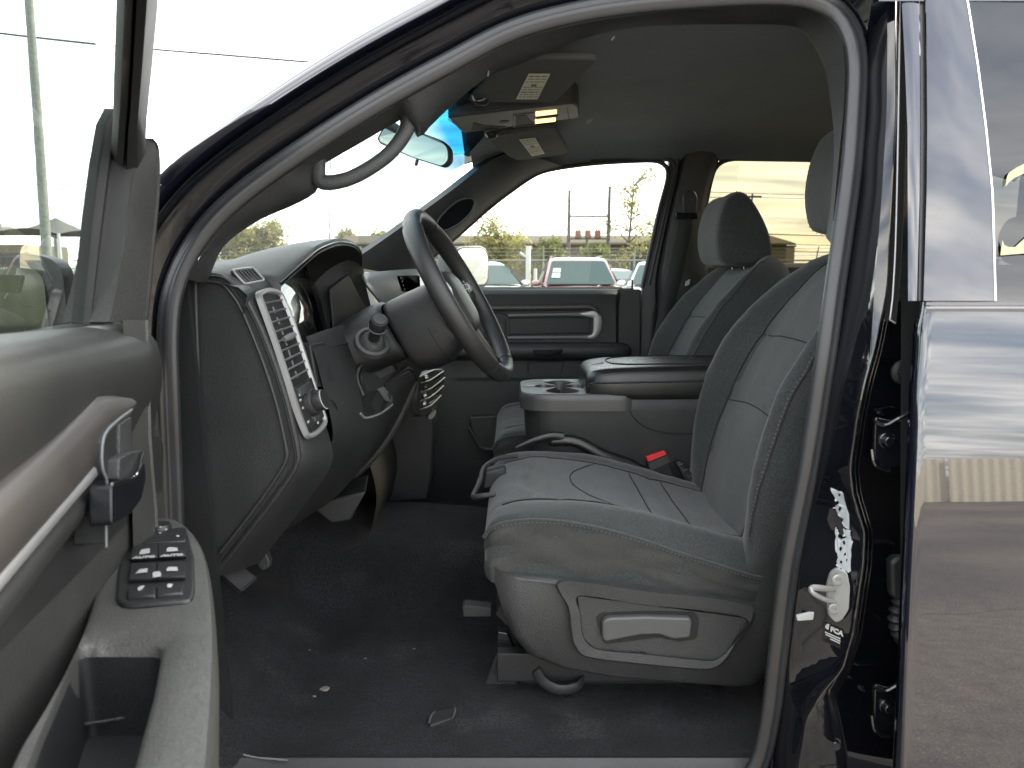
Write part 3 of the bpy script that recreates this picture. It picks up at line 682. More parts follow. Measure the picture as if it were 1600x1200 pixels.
# floor carpet with the tunnel
FZ = .572
rows = []
for X in (-.95, -.80, -.66, -.55, -.45, -.3, -.1, .1, .3, .6, 1.0, 1.7):
    up_ = 0 if X > -.45 else (-.45 - X) * .95
    tun = lerp(.20, .14, min(1, max(0, (X + .6) / .8)))
    if X > .75: up_ = .02
    rw = []
    for Y, k in ((1.145, -.03), (1.165, .002), (1.19, .0), (1.35, -.004), (1.5, .0), (1.58, .004), (1.64, .03), (1.69, .12), (1.735, .82), (1.78, .98), (1.92, 1.05), (2.06, .98), (2.12, .8), (2.17, .1), (2.25, 0), (2.5, 0), (2.62, .01), (2.66, .03)):
        e = (k * tun if 1.5 < Y < 2.3 else k)
        wob = .004 * math.sin(X * 23 + Y * 17) + .003 * math.sin(X * 41 - Y * 29)
        rw.append(V((X, Y, FZ + e + up_ + (wob if 1.2 < Y < 1.66 else 0))))
    rows.append(rw)
MB().loft(smooth_grid(rows, 90, 80)).build('floor_carpet', 'carpet', TRUCK, 80)
# sill trim under the seal
sill = []
for x in (-.60, -.55, -.3, 0, .3, .42, .5):
    sill.append([V((x, 1.085, .52)), V((x, 1.10, .548)), V((x, 1.13, .558)), V((x, 1.150, .567)), V((x, 1.163, .578)), V((x, 1.172, .572)), V((x, 1.18, .55))])
MB().loft([cr(r, 16) for r in sill]).build('sill_trim', 'trim', TRUCK, 50)
rnd = random.Random(3)
tr = [(346, 1158), (352, 1166), (366, 1174), (384, 1180), (405, 1184), (430, 1186), (450, 1188)]
MB().tube(cr([PZ(x, y, .5795) for x, y in tr], 40), [.0012 + .0008 * rnd.random() for _ in range(40)], 6).build('carpet_fray', 'thread', TRUCK)
MB().loft([[V((x, 1.10 - (.03 if z < .5 else 0), z)) for x in (-.7, 0, .6)] for z in (.56, .40, .28)]).build('rocker_panel', 'jamb_paint', BODY, 40)
# firewall, kick panels
MB().loft([[V((x, Y, z)) for Y in (1.22, 1.9, 2.64)] for x, z in ((-.80, .86), (-.9, 1.1), (-.93, 1.36))]).build('firewall', 'black_matte', TRUCK, 0)
MB().prism([P(x, y, 1.235) for x, y in [(290, 430), (306, 428), (312, 600), (318, 880), (320, 905), (322, 1000), (290, 1010)]], (0, .012, 0)).build('kick_panel', 'trim_dark', TRUCK, 30, .003)
MB().prism([V((x, 1.22, z)) for x, z in ((-.98, .6), (-.5, .6), (-.53, 1.40), (-.98, 1.36))], (0, .012, 0)).build('cowl_side', 'trim_dark', TRUCK, 0)
# ------------------------------------------------------------------ dashboard
DB = empty('dashboard', (-.6, 1.9, 1.2), TRUCK)
pa = [(295, 424), (315, 423), (345, 428), (371, 445), (392, 474), (412, 515), (434, 572), (452, 630), (466, 690), (470, 715), (463, 737), (438, 774), (398, 826), (340, 900)]
pb = [(330, 411), (350, 407), (375, 408), (402, 424), (427, 447), (456, 510), (478, 575), (496, 630), (508, 662), (520, 705), (516, 730), (496, 762), (458, 812), (405, 880)]
ra = [P(x, y, 1.262) for x, y in pa]; rb = [P(x, y, 1.345) for x, y in pb]
fa = [V((p.x - .30, p.y, p.z - .10 if p.z > 1.3 else p.z)) for p in ra]
rows = [cr(ra, 70), cr([a.lerp(b, .06) + V((.004, 0, .0)) for a, b in zip(ra, rb)], 70), cr([a.lerp(b, .5) + V((.004, 0, .001)) for a, b in zip(ra, rb)], 70), cr(rb, 70), cr([p + V((-.03, .010, 0)) for p in rb], 70), cr([p + V((-.25, .012, 0)) for p in rb], 70)]
MB().loft(rows).build('vent_pod', 'trim', DB, 50)
ep = [P(x, y, 1.252) for x, y in pa]
MB().prism([V((-.62, 1.252, 1.39))] + ep + [V((-.62, 1.252, .84))], (0, .012, 0)).build('end_panel', 'trim', DB, 35, .005, 3)
lip = cr([P(x, y, 1.249) for x, y in [(322, 440), (345, 443), (360, 456), (376, 480), (394, 520), (416, 578), (434, 636), (446, 690), (449, 712), (443, 728), (420, 764), (380, 818), (345, 862)]], 80)
MB().tube(lip, .0052, 10, flat=.6, ref=(0, 1, 0)).build('panel_lip', 'trim_mid', DB)
lip = cr([P(x, y, 1.2495) for x, y in [(318, 431), (348, 434), (367, 449), (385, 475), (405, 517), (427, 574), (445, 632), (458, 690), (462, 714), (455, 734), (430, 770), (390, 824), (348, 878)]], 80)
MB().tube(lip, .0034, 10, flat=.6, ref=(0, 1, 0)).build('panel_groove', 'black_matte', DB)
fl = cr([P(x, y, 1.262) for x, y in [(397, 457), (418, 515), (440, 580), (458, 640), (477, 688)]], 60)
fr_ = cr([P(x, y, 1.345) for x, y in [(434, 455), (457, 510), (479, 575), (497, 630), (508, 663)]], 60)
def face(u, v, o=0.0):
    i = min(max(v, 0), 1) * 59; k = int(min(i, 58)); t = i - k
    a = fl[k].lerp(fl[k + 1], t); b = fr_[k].lerp(fr_[k + 1], t)
    tg = ((fl[k + 1] - fl[k]) + (fr_[k + 1] - fr_[k])).normalized(); n = (b - a).cross(tg).normalized()
    if n.x < 0: n = -n
    return a.lerp(b, u) + n * (o + .005)
def frame_tube(name, pts, r, mt, parent, flat=1.0, n=10, ref=None):
    return MB().tube(pts, r, n, closed=True, flat=flat, ref=ref).build(name, mt, parent, 60)
per = [face(.10, .02), face(.5, .0), face(.93, .02), face(.97, .05)] + [face(.97, v) for v in (.2, .4, .6, .8, .93)] + [face(.92, .98), face(.5, 1.0), face(.12, .985), face(.06, .95)] + [face(.06, v) for v in (.8, .6, .4, .2, .06)]
per = cr(per, 120, True)
MB().sweep(per, [(-.0055, -.006), (-.0045, .0025), (-.0015, .0042), (.002, .0036), (.004, .001), (.0045, -.008)], V((.93, 0, .36)), closed=True, cu=True).build('vent_bezel', 'silver', DB, 50)
MB().loft([[face(u, v, -.002) for u in (.08, .5, .95)] for v in [i / 20 for i in range(21)]]).build('vent_back', 'black_matte', DB, 60)
for k in range(9):
    v = .075 + k * .064
    MB().prism([face(.12, v, .0), face(.90, v - .012, .0), face(.90, v - .006, .004), face(.12, v + .006, .004)], V((-.004, 0, -.004))).build('vent_vane', 'lever_grey', DB, 30, .0006)
for k in range(7):
    v = .11 + k * .075
    MB().prism([face(.42, v, -.001), face(.47, v, -.001), face(.47, v + .045, -.001), face(.42, v + .045, -.001)], V((-.004, 0, 0))).build('vent_blade', 'lever_grey', DB, 0)
MB().tube([face(.25, .335, .006), face(.45, .33, .010), face(.7, .32, .007)], [.0045, .0062, .004], 10).build('vent_tab', 'lever_grey', DB)
def fplate(name, u0, u1, v0, v1, o, mt, t=.004, bev=.001):
    return MB().prism([face(u0, v0, o), face(u1, v0 - .01, o), face(u1, v1 - .01, o), face(u0, v1, o)], V((-t, 0, 0))).build(name, mt, DB, 30, bev)
fplate('switch_field', .10, .93, .655, .95, .0025, 'bezel_dark')
fplate('dimmer_button', .22, .72, .672, .725, .008, 'trim_mid', .008); fplate('lamp_button', .42, .74, .893, .93, .008, 'trim_mid', .008)
kc = face(.58, .800, .002); kn = (face(.5, .81, .01) - face(.5, .81, 0)).normalized()
m = MB(); m.lathe(kc, kn, [(0, .024), (.010, .0235), (.013, .022), (.0135, .0001)], 32); m.build('headlight_dial', 'trim', DB, 40)
m = MB(); m.lathe(kc, kn, [(.012, .0195), (.026, .0190), (.0285, .0175), (.029, .0001)], 32); m.build('headlight_knob', 'bezel_dark', DB, 40)
kt = [kc + kn * .028 + (V((0, .92, .2)).normalized() * math.cos(a) + kn.cross(V((0, .92, .2)).normalized()) * math.sin(a)) * .0180 for a in [math.pi * (.55 + .9 * i / 14) for i in range(15)]]
MB().tube(kt, .0010, 8).build('knob_pointer', 'white_print', DB)
for u, v in ((.2, .745), (.4, .742), (.55, .738), (.75, .75), (.2, .80)): 
    c = face(u, v, .004); MB().box(c, (.002, .0055, .0035)).build('dial_marking', 'white_print', DB, 0)
for u, v in ((.2, .9), (.24, .712), (.55, .945)): MB().box(face(u, v, .004), (.002, .006, .004)).build('button_marking', 'white_print', DB, 0)
# top corner demister grille
dg = [P(x, y, Y) for x, y, Y in [(361, 424, 1.275), (394, 420, 1.335), (412, 440, 1.335), (381, 446, 1.275)]]
nrm = (dg[1] - dg[0]).cross(dg[3] - dg[0]).normalized(); nrm = nrm if nrm.z > 0 else -nrm
MB().prism([p + nrm * .002 for p in dg], nrm * -.004).build('demister_well', 'black_matte', DB, 0)
frame_tube('demister_frame', cr([p + nrm * .003 for p in roundpoly(dg, .006)], 50, True), .0024, 'silver', DB)
for k in range(6):
    t = (k + .7) / 6.4; a = dg[0].lerp(dg[1], t); b = dg[3].lerp(dg[2], t)
    MB().prism([a + nrm * .004, b + nrm * .004, b + nrm * .004 + V((.001, .003, 0)), a + nrm * .004 + V((.001, .003, 0))], nrm * -.004).build('demister_slat', 'trim_mid', DB, 0)
# dash top, wide shelf under the windscreen
rows = []
for Y, zt in ((1.24, 1.385), (1.30, 1.392), (1.343, 1.394), (1.348, 1.394), (1.45, 1.398), (1.858, 1.414), (1.865, 1.414), (1.92, 1.415), (2.3, 1.405), (2.55, 1.385), (2.62, 1.36)):
    bk = -.10 if 1.345 < Y < 1.86 else 0
    rows.append([V((x + bk * (x > -.6), Y, zt + dz)) for x, dz in ((-.95, -.06), (-.8, -.02), (-.66, -.002), (-.52, .0), (-.46, -.008), (-.44, -.022), (-.45, -.06))])
MB().loft([cr(r, 30) for r in rows]).build('dash_top', 'trim_mid', DB, 60)
# instrument hood
arch = [(436, 438, 1.345), (470, 408, 1.41), (497, 386, 1.49), (528, 375, 1.62), (550, 378, 1.72), (562, 390, 1.79), (563, 408, 1.825), (556, 430, 1.84)]
ar = cr([P(*q) for q in arch], 40)
rows = []
for f, dx, dzr in ((0, .003, -.012), (.0, 0, 0), (.02, -.006, .004), (.2, -.05, .006), (.5, -.13, -.002), (.8, -.24, -.04), (1, -.36, -.12)):
    r = []
    for p in ar:
        fl_ = lerp(0, 1, f)
        yc = 1.59; yy_ = p.y + (p.y - yc) * .20 * f
        zz_ = lerp(p.z, 1.40 + (p.z - 1.40) * .55, f) + dzr
        r.append(V((p.x + dx, yy_, zz_)))
    rows.append(r)
rows = [[r[0] + V((0, -.004, -.07))] + r + [r[-1] + V((0, .004, -.07))] for r in rows]
MB().loft([cr([r[j] for r in rows], 26) for j in range(42)]).build('instrument_hood', 'trim_mid', DB, 60)
MB().tube([p + V((.002, 0, -.006)) for p in ar], .0032, 8).build('hood_piping', 'black_gloss', DB)
rows = [[p + V((.001, 0, -.012)) for p in ar], [p + V((-.03, -.004 * 0, -.022)) for p in ar], [V((-.462, lerp(1.36, 1.73, j / 39), min(ar[j].z - .03, 1.43))) for j in range(40)]]
MB().loft(rows).build('hood_lining', 'black_matte', DB, 60)
MB().loft([[V((-.50, Y, z)) for Y in (1.34, 1.86)] for z in (1.16, 1.385)]).build('cluster_back', 'black_matte', DB, 0)
lens = [V((-.470, 1.352, 1.395)), V((-.470, 1.73, 1.425)), V((-.425, 1.73, 1.235)), V((-.425, 1.352, 1.235))]
MB().loft([[lens[0].lerp(lens[1], t) + V((-.012, 0, 0)) for t in (0, .5, 1)], [lens[3].lerp(lens[2], t) + V((-.012, 0, 0)) for t in (0, .5, 1)]]).build('gauge_face', 'bezel_dark', DB, 0)
ln = (lens[1] - lens[0]).cross(lens[3] - lens[0]).normalized(); ln = ln if ln.x > 0 else -ln
lu = (lens[1] - lens[0]).normalized(); lv = (lens[0] - lens[3]).normalized()
for t, r in ((.24, .052), (.76, .052)):
    c = lens[0].lerp(lens[1], t).lerp(lens[3].lerp(lens[2], t), .48) - ln * .008
    frame_tube('gauge_ring', [c - ln * .002 + (lu * math.cos(a) + lv * math.sin(a)) * r for a in [2 * math.pi * k / 40 for k in range(40)]], .0016, 'dull_metal', DB)
    for k in range(11):
        a = math.radians(225 - 27 * k); d = lu * math.cos(a) + lv * math.sin(a)
        MB().tube([c + d * r * .78, c + d * r * .92], .0008, 5).build('gauge_tick', 'white_print', DB)
    MB().tube([c, c + (lu * -.6 + lv * -.5) * r], [.0016, .0006], 6).build('gauge_needle', 'buckle_red', DB)
mat('cluster_lens', (.01, .011, .01), .03, 0, .5, coat=1, coat_ior=1.9)
glass('lens_reflect', (.62, .64, .62), 1.3, ior=1.6)
MB().loft([[lens[0].lerp(lens[1], t) + ln * .004 * math.sin(math.pi * t) for t in [i / 10 for i in range(11)]], [lens[0].lerp(lens[1], t).lerp(lens[3].lerp(lens[2], t), .5) + ln * (.006 + .006 * math.sin(math.pi * t)) for t in [i / 10 for i in range(11)]], [lens[3].lerp(lens[2], t) + ln * .004 * math.sin(math.pi * t) for t in [i / 10 for i in range(11)]]]).build('cluster_lens', 'lens_reflect', DB, 80)
# right wall of the binnacle and its lower shelf
rw_ = [[V((-.472, 1.728, 1.43)), P(560, 400, 1.82), P(570, 440, 1.84), P(585, 500, 1.84)], [V((-.46, 1.728, 1.36)), P(545, 420, 1.79), P(556, 460, 1.81), P(572, 515, 1.81)], [V((-.43, 1.728, 1.22)), P(520, 470, 1.74), P(530, 510, 1.75), P(548, 540, 1.75)]]
MB().loft([cr(r, 14) for r in rw_]).build('binnacle_wall', 'trim_dark', DB, 60)
pn = [P(x, y, Y) for x, y, Y in [(517, 450, 1.70), (545, 428, 1.79), (580, 500, 1.80), (524, 528, 1.70)]]
MB().prism(roundpoly(pn, .01), (-.006, 0, 0)).build('binnacle_inset', 'trim', DB, 35, .002)
# knee panel
LK = [(478, 526), (492, 556), (503, 598), (514, 640), (520, 680), (510, 722), (480, 772), (430, 838)]
MK = [(558, 500), (582, 540), (598, 590), (597, 640), (584, 690), (556, 738), (522, 778), (470, 815)]
RK = [(650, 480), (668, 530), (660, 578), (643, 610), (624, 650), (599, 692), (566, 730), (498, 788)]
kr = [cr([P(x, y, 1.35) for x, y in LK], 40), cr([P(x, y, 1.45) for x, y in [((a[0] + b[0]) / 2 - 2, (a[1] + b[1]) / 2) for a, b in zip(LK, MK)]], 40), cr([P(x, y, 1.56) for x, y in MK], 40), cr([P(x, y, 1.67) for x, y in [((a[0] + b[0]) / 2, (a[1] + b[1]) / 2) for a, b in zip(MK, RK)]], 40), cr([P(x, y, 1.77) for x, y in RK], 40)]
kr.append([p + V((-.12, .02, 0)) for p in kr[-1]])
KG = smooth_grid([[r[j] for r in kr[:5]] for j in range(40)], 24, 40)
KG = [g + [g[-1] + V((-.03, .012, 0)), g[-1] + V((-.2, .02, 0))] for g in KG]
MB().loft(KG).build('knee_panel', 'trim', DB, 50)
MB().tube([p + V((.004, .002, 0)) for p in cr([P(x, y, 1.772) for x, y in [(650, 572), (642, 608), (624, 648), (600, 690), (568, 728), (530, 762), (498, 790)]], 40)], .009, 10).build('knee_edge_bead', 'trim_mid', DB)
def K(px, py, o=.002):
    Y = 1.5
    best = None
    r = ray(px, py)
    for row in KG:
        for p in row[:24]:
            q = V((0, 0, CZ)); d = p - q; t = d.dot(r) / r.dot(r); e = (d - r * t).length
            if best is None or e < best[0]: best = (e, p.y)
    return P(px, py, best[1] - o)
MB().prism(roundpoly([K(x, y, .004) for x, y in [(484, 538), (508, 534), (522, 590), (518, 603), (496, 606)]], .006), (-.03, .01, 0)).build('dash_block', 'trim_dark', DB, 35, .003)
MB().tube(cr([K(x, y, .006) for x, y in [(568, 618), (558, 590), (562, 574), (578, 562), (608, 550), (618, 556), (630, 578)]], 40), .0030, 8).build('recess_bead', 'trim_mid', DB)
MB().tube(cr([K(x, y, .003) for x, y in [(572, 618), (565, 592), (568, 578), (582, 567), (607, 556), (613, 560), (624, 578)]], 40), .004, 8).build('recess_groove', 'black_matte', DB)
MB().prism([K(x, y, .006) for x, y in [(581, 578), (604, 562), (619, 580), (594, 592)]], (-.004, .002, 0)).build('recess_plate', 'trim_mid', DB, 30, .0015)
MB().prism([K(x, y, .008) for x, y in [(605, 600), (640, 578), (648, 592), (612, 615)]], (-.006, .003, 0)).build('port_cover', 'trim_mid', DB, 30, .002)
MB().tube(cr([K(x, y, .004) for x, y in [(600, 602), (636, 576), (642, 578), (652, 594)]], 24), .0035, 8).build('recess_groove', 'black_matte', DB)
MB().prism(roundpoly([K(x, y, .016) for x, y in [(592, 608), (600, 604), (614, 622), (612, 629), (604, 626)]], .003), (-.02, .005, -.002)).build('release_handle', 'lever_grey', DB, 35, .002)
MB().prism(roundpoly([K(x, y, .003) for x, y in [(566, 622), (574, 612), (594, 610), (606, 628), (598, 642), (572, 652)]], .004), (-.006, .002, 0)).build('handle_well', 'black_matte', DB, 0)
MB().tube(cr([K(x, y, .006) for x, y in [(563, 646), (570, 653), (590, 648), (606, 638), (613, 632)]], 20), .0028, 8).build('well_lip', 'silver', DB)
MB().tube(cr([K(x, y, .001) for x, y in [(505, 622), (522, 628), (528, 650), (528, 680), (520, 690), (490, 706), (474, 722)]], 30), .0012, 6).build('panel_seam', 'black_matte', DB)
MB().tube(cr([K(x, y, .001) for x, y in [(512, 543), (545, 536), (565, 534)]], 14), .0011, 6).build('panel_seam', 'black_matte', DB)
# lower air duct under the column
m = MB(); dq = [(490, 795), (518, 818), (548, 813), (560, 790), (572, 768), (540, 775), (510, 782)]
m.prism([P(x, y, 1.62) for x, y in dq], (-.02, .14, .0)); m.build('floor_duct', 'trim', DB, 35, .004)
MB().prism([V((-.44, 1.36, .93)), V((-.70, 1.36, .95)), V((-.70, 1.80, .95)), V((-.46, 1.80, .90))], (0, 0, .03)).build('under_dash_cover', 'black_matte', DB, 0)
# centre stack
CS = MB(); sc_ = []
for Y in (1.80, 1.815, 1.9, 2.0, 2.075, 2.09):
    e = .02 if Y in (1.80, 2.09) else 0
    sc_.append([V((x - e, Y, z)) for x, z in ((-.52, 1.425), (-.44, 1.42), (-.405, 1.395), (-.385, 1.33), (-.345, 1.22), (-.315, 1.12), (-.31, 1.06), (-.34, .98), (-.42, .88))])
CS.loft([cr(r, 24) for r in sc_]); CS.build('centre_stack', 'trim', DB, 50)
sv = [[P(x, y, Y) for x, y, Y in ((565, 428, 1.83), (600, 424, 1.9), (640, 421, 2.0), (655, 421, 2.06))], [P(x, y, Y) for x, y, Y in ((572, 445, 1.83), (606, 442, 1.9), (646, 440, 2.0), (660, 440, 2.06))], [P(x, y, Y) for x, y, Y in ((596, 475, 1.83), (628, 470, 1.9), (662, 466, 2.0), (676, 464, 2.06))]]
MB().loft([cr(r, 12) for r in sv]).build('stack_bezel', 'silver', DB, 50, solid=.008)
MB().prism(roundpoly([P(x, y, 1.90) + V((.012, 0, 0)) for x, y in [(616, 431), (648, 430), (650, 455), (624, 456)]], .005), (-.006, 0, 0)).build('stack_vent_well', 'black_matte', DB, 0)
for k in range(4):
    a = P(618 + k * 2, 434 + k * 6, 1.90) + V((.013, 0, 0)); b = P(648, 432 + k * 6, 1.97) + V((.013, 0, 0))
    MB().tube([a, b], .0022, 6).build('stack_vane', 'silver', DB)
def stk(x, y, o=0): return P(x, y, lut([(650, 1.82), (695, 2.03)], x)) + V((.004 + o, 0, 0))
MB().prism(roundpoly([stk(x, y) for x, y in [(652, 588), (676, 577), (691, 576), (693, 592), (684, 626), (670, 646), (654, 652), (650, 620)]], .012), (-.02, 0, 0)).build('stack_panel', 'bezel_dark', DB, 35, .003)
for k, (a, b, c) in enumerate((((655, 598), (668, 594), (690, 580)), ((655, 612), (669, 607), (692, 590)), ((654, 626), (669, 620), (690, 603)), ((653, 640), (668, 634), (686, 618)))):
    MB().tube(cr([stk(*a, .002), stk(*b, .004), stk(*c, .002)], 12), .0022, 8, flat=.6).build('stack_trim_line', 'dull_metal', DB)
for k, (x, y) in enumerate(((661, 590), (660, 605), (659, 618), (658, 631))):
    c = stk(x, y, .002); m = MB(); m.lathe(c, (1, 0, .2), [(0, .0075), (.006, .0070), (.0075, .006), (.0078, .0001)], 16); m.build('stack_knob', 'dull_metal' if k != 1 else 'bezel_dark', DB, 40)
for k, (x, y) in enumerate(((678, 590), (679, 603), (676, 616), (672, 629))):
    MB().prism(roundpoly([stk(x + dx, y + dy, .003) for dx, dy in ((-5, 1), (6, -6), (6, -1), (-5, 6))], .002), (-.004, 0, 0)).build('stack_button', 'black_gloss', DB, 30, .001)
MB().prism(roundpoly([P(x, y, 1.90) for x, y in [(668, 650), (680, 640), (683, 644), (678, 654), (670, 657)]], .006), (-.01, .03, 0)).build('stack_lower_knob', 'lens_grey', DB, 35, .003)
# lower centre stack, dark bin with a rounded lip
MB().loft([cr([V((x, Y, z)) for x, z in ((-.40, 1.02), (-.36, .94), (-.34, .84), (-.36, .74))], 12) for Y in (1.80, 1.95, 2.14)]).build('lower_bin', 'black_matte', DB, 50)
# passenger side dash body and glove box
gb = [[V((x, Y, z)) for x, z in ((-.50, 1.40), (-.43, 1.37), (-.40, 1.28), (-.40, 1.15), (-.36, 1.06), (-.36, .93), (-.42, .84), (-.6, .82))] for Y in (2.09, 2.3, 2.56, 2.60)]
MB().loft([cr(r, 30) for r in gb], cap1=True).build('glove_side', 'trim', DB, 50)
gk = [(700, 590), (716, 594), (722, 640), (728, 690), (736, 745), (700, 750), (630, 745), (628, 700), (650, 660), (672, 625)]
MB().prism([V((-.25, 2.15, .72)), V((-.235, 2.15, .80)), V((-.225, 2.15, 1.03)), V((-.28, 2.15, 1.06)), V((-.5, 2.15, 1.06)), V((-.5, 2.15, .70))], (0, .05, 0)).build('footwell_side', 'trim_dark', DB, 35, .01)
# ------------------------------------------------------------------ steering wheel and column
SWC = V((-.106, 1.545, 1.351)); SY = V((.10, .99, 0)).normalized(); SU = V((-.489, .049, .872)).normalized(); SN = SY.cross(SU).normalized()
SW = empty('steering_wheel', SWC, TRUCK)
R0 = .184
rim = []
for k in range(72):
    a = 2 * math.pi * k / 72
    rim.append(SWC + (SY * math.cos(a) + SU * math.sin(a)) * R0)
rows = []
for k, p in enumerate(rim):
    a = 2 * math.pi * k / 72; rad = (p - SWC).normalized()
    g = 1 + .10 * (math.exp(-((a - math.pi * .25) / .25) ** 2) + math.exp(-((a - math.pi * .75) / .25) ** 2))
    seam = .93 if k in (12, 24, 48, 60) else 1
    rows.append([p + (rad * math.cos(b) * .0150 + SN * math.sin(b) * .0190) * g * seam for b in [2 * math.pi * j / 16 for j in range(16)]])
MB().loft(rows, cu=True, cv=True).build('rim', 'wheel_leather', SW, 80)
for k in (13, 25, 47, 59):
    p = rim[k]; rad = (p - SWC).normalized()
    MB().tube([p + (rad * math.cos(b) * .0152 + SN * math.sin(b) * .0192) for b in [2 * math.pi * j / 20 for j in range(20)]], .0009, 5, closed=True).build('rim_seam', 'black_matte', SW)
def sw(y, u, n): return SWC + SY * y + SU * u + SN * n
hub = []
for n, w_, h_ in ((-.03, .070, .060), (-.015, .078, .068), (.0, .080, .072), (.012, .074, .066), (.019, .055, .05), (.022, .02, .018), (.0225, .001, .001)):
    hub.append([sw(w_ * math.copysign(abs(math.cos(a)) ** .6, math.cos(a)), -.008 + h_ * math.copysign(abs(math.sin(a)) ** .7, math.sin(a)), n - .012) for a in [2 * math.pi * j / 40 for j in range(40)]])
MB().loft(hub, cu=True).build('airbag_cover', 'trim', SW, 60)
MB().tube([sw(.058 * math.cos(a), -.008 + .050 * math.sin(a), .0035 - .012 + .012) for a in [2 * math.pi * k / 40 for k in range(40)]], .0009, 5, closed=True).build('airbag_seam', 'black_matte', SW)
for sgn in (-1, 1):
    rows = []
    for t, y in enumerate((.06, .10, .14, .176)):
        hh = (.036, .030, .028, .030)[t]; n_ = (-.012, -.012, -.008, -.002)[t]
        rows.append([sw(sgn * y, .012 + hh * q, n_ + d) for q, d in ((1, -.012), (1, .0), (.5, .006), (-.5, .006), (-1, 0), (-1, -.012))])
    MB().loft([cr([r[j] for r in rows], 12) for j in range(6)] , cu=False).build('spoke', 'trim', SW, 50)
    rows = []
    for t, y in enumerate((.055, .10, .145, .172)):
        hh = (.020, .017, .015, .013)[t]; n_ = (.0, -.002, .001, .006)[t]
        rows.append([sw(sgn * y, .018 + hh * q, n_ + d) for q, d in ((1, -.008), (.8, .001), (0, .003), (-.8, .001), (-1, -.008))])
    MB().loft([cr([r[j] for r in rows], 12) for j in range(5)]).build('spoke_trim', 'silver', SW, 50)
    for k in range(3):
        MB().prism(roundpoly([sw(sgn * (.098 + dx), .018 + (k - 1) * .011 + dy, .004) for dx, dy in ((0, -.0045), (.03, -.0045), (.03, .0045), (0, .0045))], .002), SN * -.005).build('spoke_button', 'black_gloss', SW, 30, .0008)
    rows = []
    for t, (y, u) in enumerate(((.03, -.06), (.045, -.10), (.07, -.14), (.085, -.160))):
        rows.append([sw(sgn * (y + q), u, -.012 + d) for q, d in ((-.016, -.010), (-.014, .0), (0, .005), (.014, 0), (.016, -.010))])
    MB().loft([cr([r[j] for r in rows], 12) for j in range(5)]).build('lower_spoke', 'taupe', SW, 50)
CO = empty('steering_column', SWC - SN * .2, TRUCK)
def col_rows(tab):
    rows = []
    for t, ry, ru, off in tab:
        rows.append([SWC - SN * t + SU * off + SY * ry * math.copysign(abs(math.cos(a)) ** .75, math.cos(a)) + SU * ru * math.copysign(abs(math.sin(a)) ** .75, math.sin(a)) for a in [2 * math.pi * j / 44 for j in range(44)]])
    return rows
rows = col_rows(((.030, .045, .045, -.01), (.034, .052, .058, -.014), (.05, .058, .076, -.020), (.08, .060, .084, -.024), (.115, .060, .085, -.022), (.145, .058, .080, -.016), (.150, .050, .070, -.012)))
MB().loft([cr([r[j] for r in rows], 24) for j in range(44)], cv=True).build('column_shroud', 'shroud', CO, 60)
MB().tube([rows[3][j] + (rows[3][j] - SWC).normalized() * .0004 for j in range(22, 44)], .0010, 6).build('shroud_seam', 'black_matte', CO)
rows = col_rows(((.150, .060, .060, .004), (.156, .070, .066, .006), (.19, .080, .066, .010), (.235, .090, .062, .012), (.28, .096, .056, .010)))
MB().loft([cr([r[j] for r in rows], 16) for j in range(44)], cv=True).build('column_collar', 'shroud', CO, 60)
# indicator stalk with its boot
b0 = P(584, 528, 1.43); b1 = P(590, 505, 1.40); b2 = P(600, 478, 1.365)
ax = (b2 - b0).normalized()
m = MB(); m.lathe(b0 - ax * .02, ax, [(0, .036), (.010, .034), (.012, .028), (.008, .024), (.014, .021), (.018, .017), (.018, .001)], 28); m.build('stalk_boot', 'trim_mid', CO, 40)
m = MB(); m.lathe(b0 - ax * .012, ax, [(0, .0105), (.032, .0115), (.040, .0125), (.045, .0165), (.050, .0170), (.066, .0172), (.069, .0160), (.0695, .0001)], 28); m.build('stalk', 'trim_dark', CO, 40)
m = MB(); m.lathe(b0 - ax * .012, ax, [(.0700, .0135), (.0715, .0130), (.0718, .0001)], 28); m.build('stalk_cap', 'trim_mid', CO, 40)
MB().tube([b0 + ax * .034 + (V((0, 1, 0)).cross(ax).normalized() * math.cos(a) + ax.cross(V((0, 1, 0)).cross(ax)).normalized() * math.sin(a)) * .0166 for a in [2 * math.pi * k / 32 for k in range(32)]], .0008, 6, closed=True).build('stalk_ring', 'silver', CO)
# parking brake pedal
PB = empty('parking_brake', P(380, 890, 1.33), TRUCK)
pp = [P(x, y, Y) for x, y, Y in [(342, 892, 1.30), (364, 878, 1.34), (401, 904, 1.34), (378, 924, 1.30)]]
pn_ = (pp[1] - pp[0]).cross(pp[3] - pp[0]).normalized(); pn_ = pn_ if pn_.z > 0 else -pn_
MB().prism(roundpoly(pp, .004), pn_ * -.010).build('pedal_pad', 'black_matte', PB, 30, .002)
frame_tube('pad_rim', [p + pn_ * .001 for p in roundpoly(pp, .004)], .0010, 'trim_mid', PB)
for k in range(9):
    t = (k + 1) / 10
    a = pp[0].lerp(pp[1], t) + pn_ * .001; b = pp[3].lerp(pp[2], t) + pn_ * .001
    MB().tube([a.lerp(b, .06), a.lerp(b, .94)], .0011, 5).build('pad_rib', 'trim_mid', PB)
MB().tube(cr([P(375, 893, 1.34), P(390, 868, 1.37), P(400, 845, 1.40), P(395, 815, 1.42)], 14), .010, 8, flat=.5).build('pedal_arm', 'trim_mid', PB)
MB().prism([P(x, y, 1.39) for x, y in [(396, 852), (408, 846), (421, 878), (420, 888), (410, 893), (402, 884)]], (0, .02, 0)).build('pedal_bracket', 'trim_mid', PB, 30, .003)
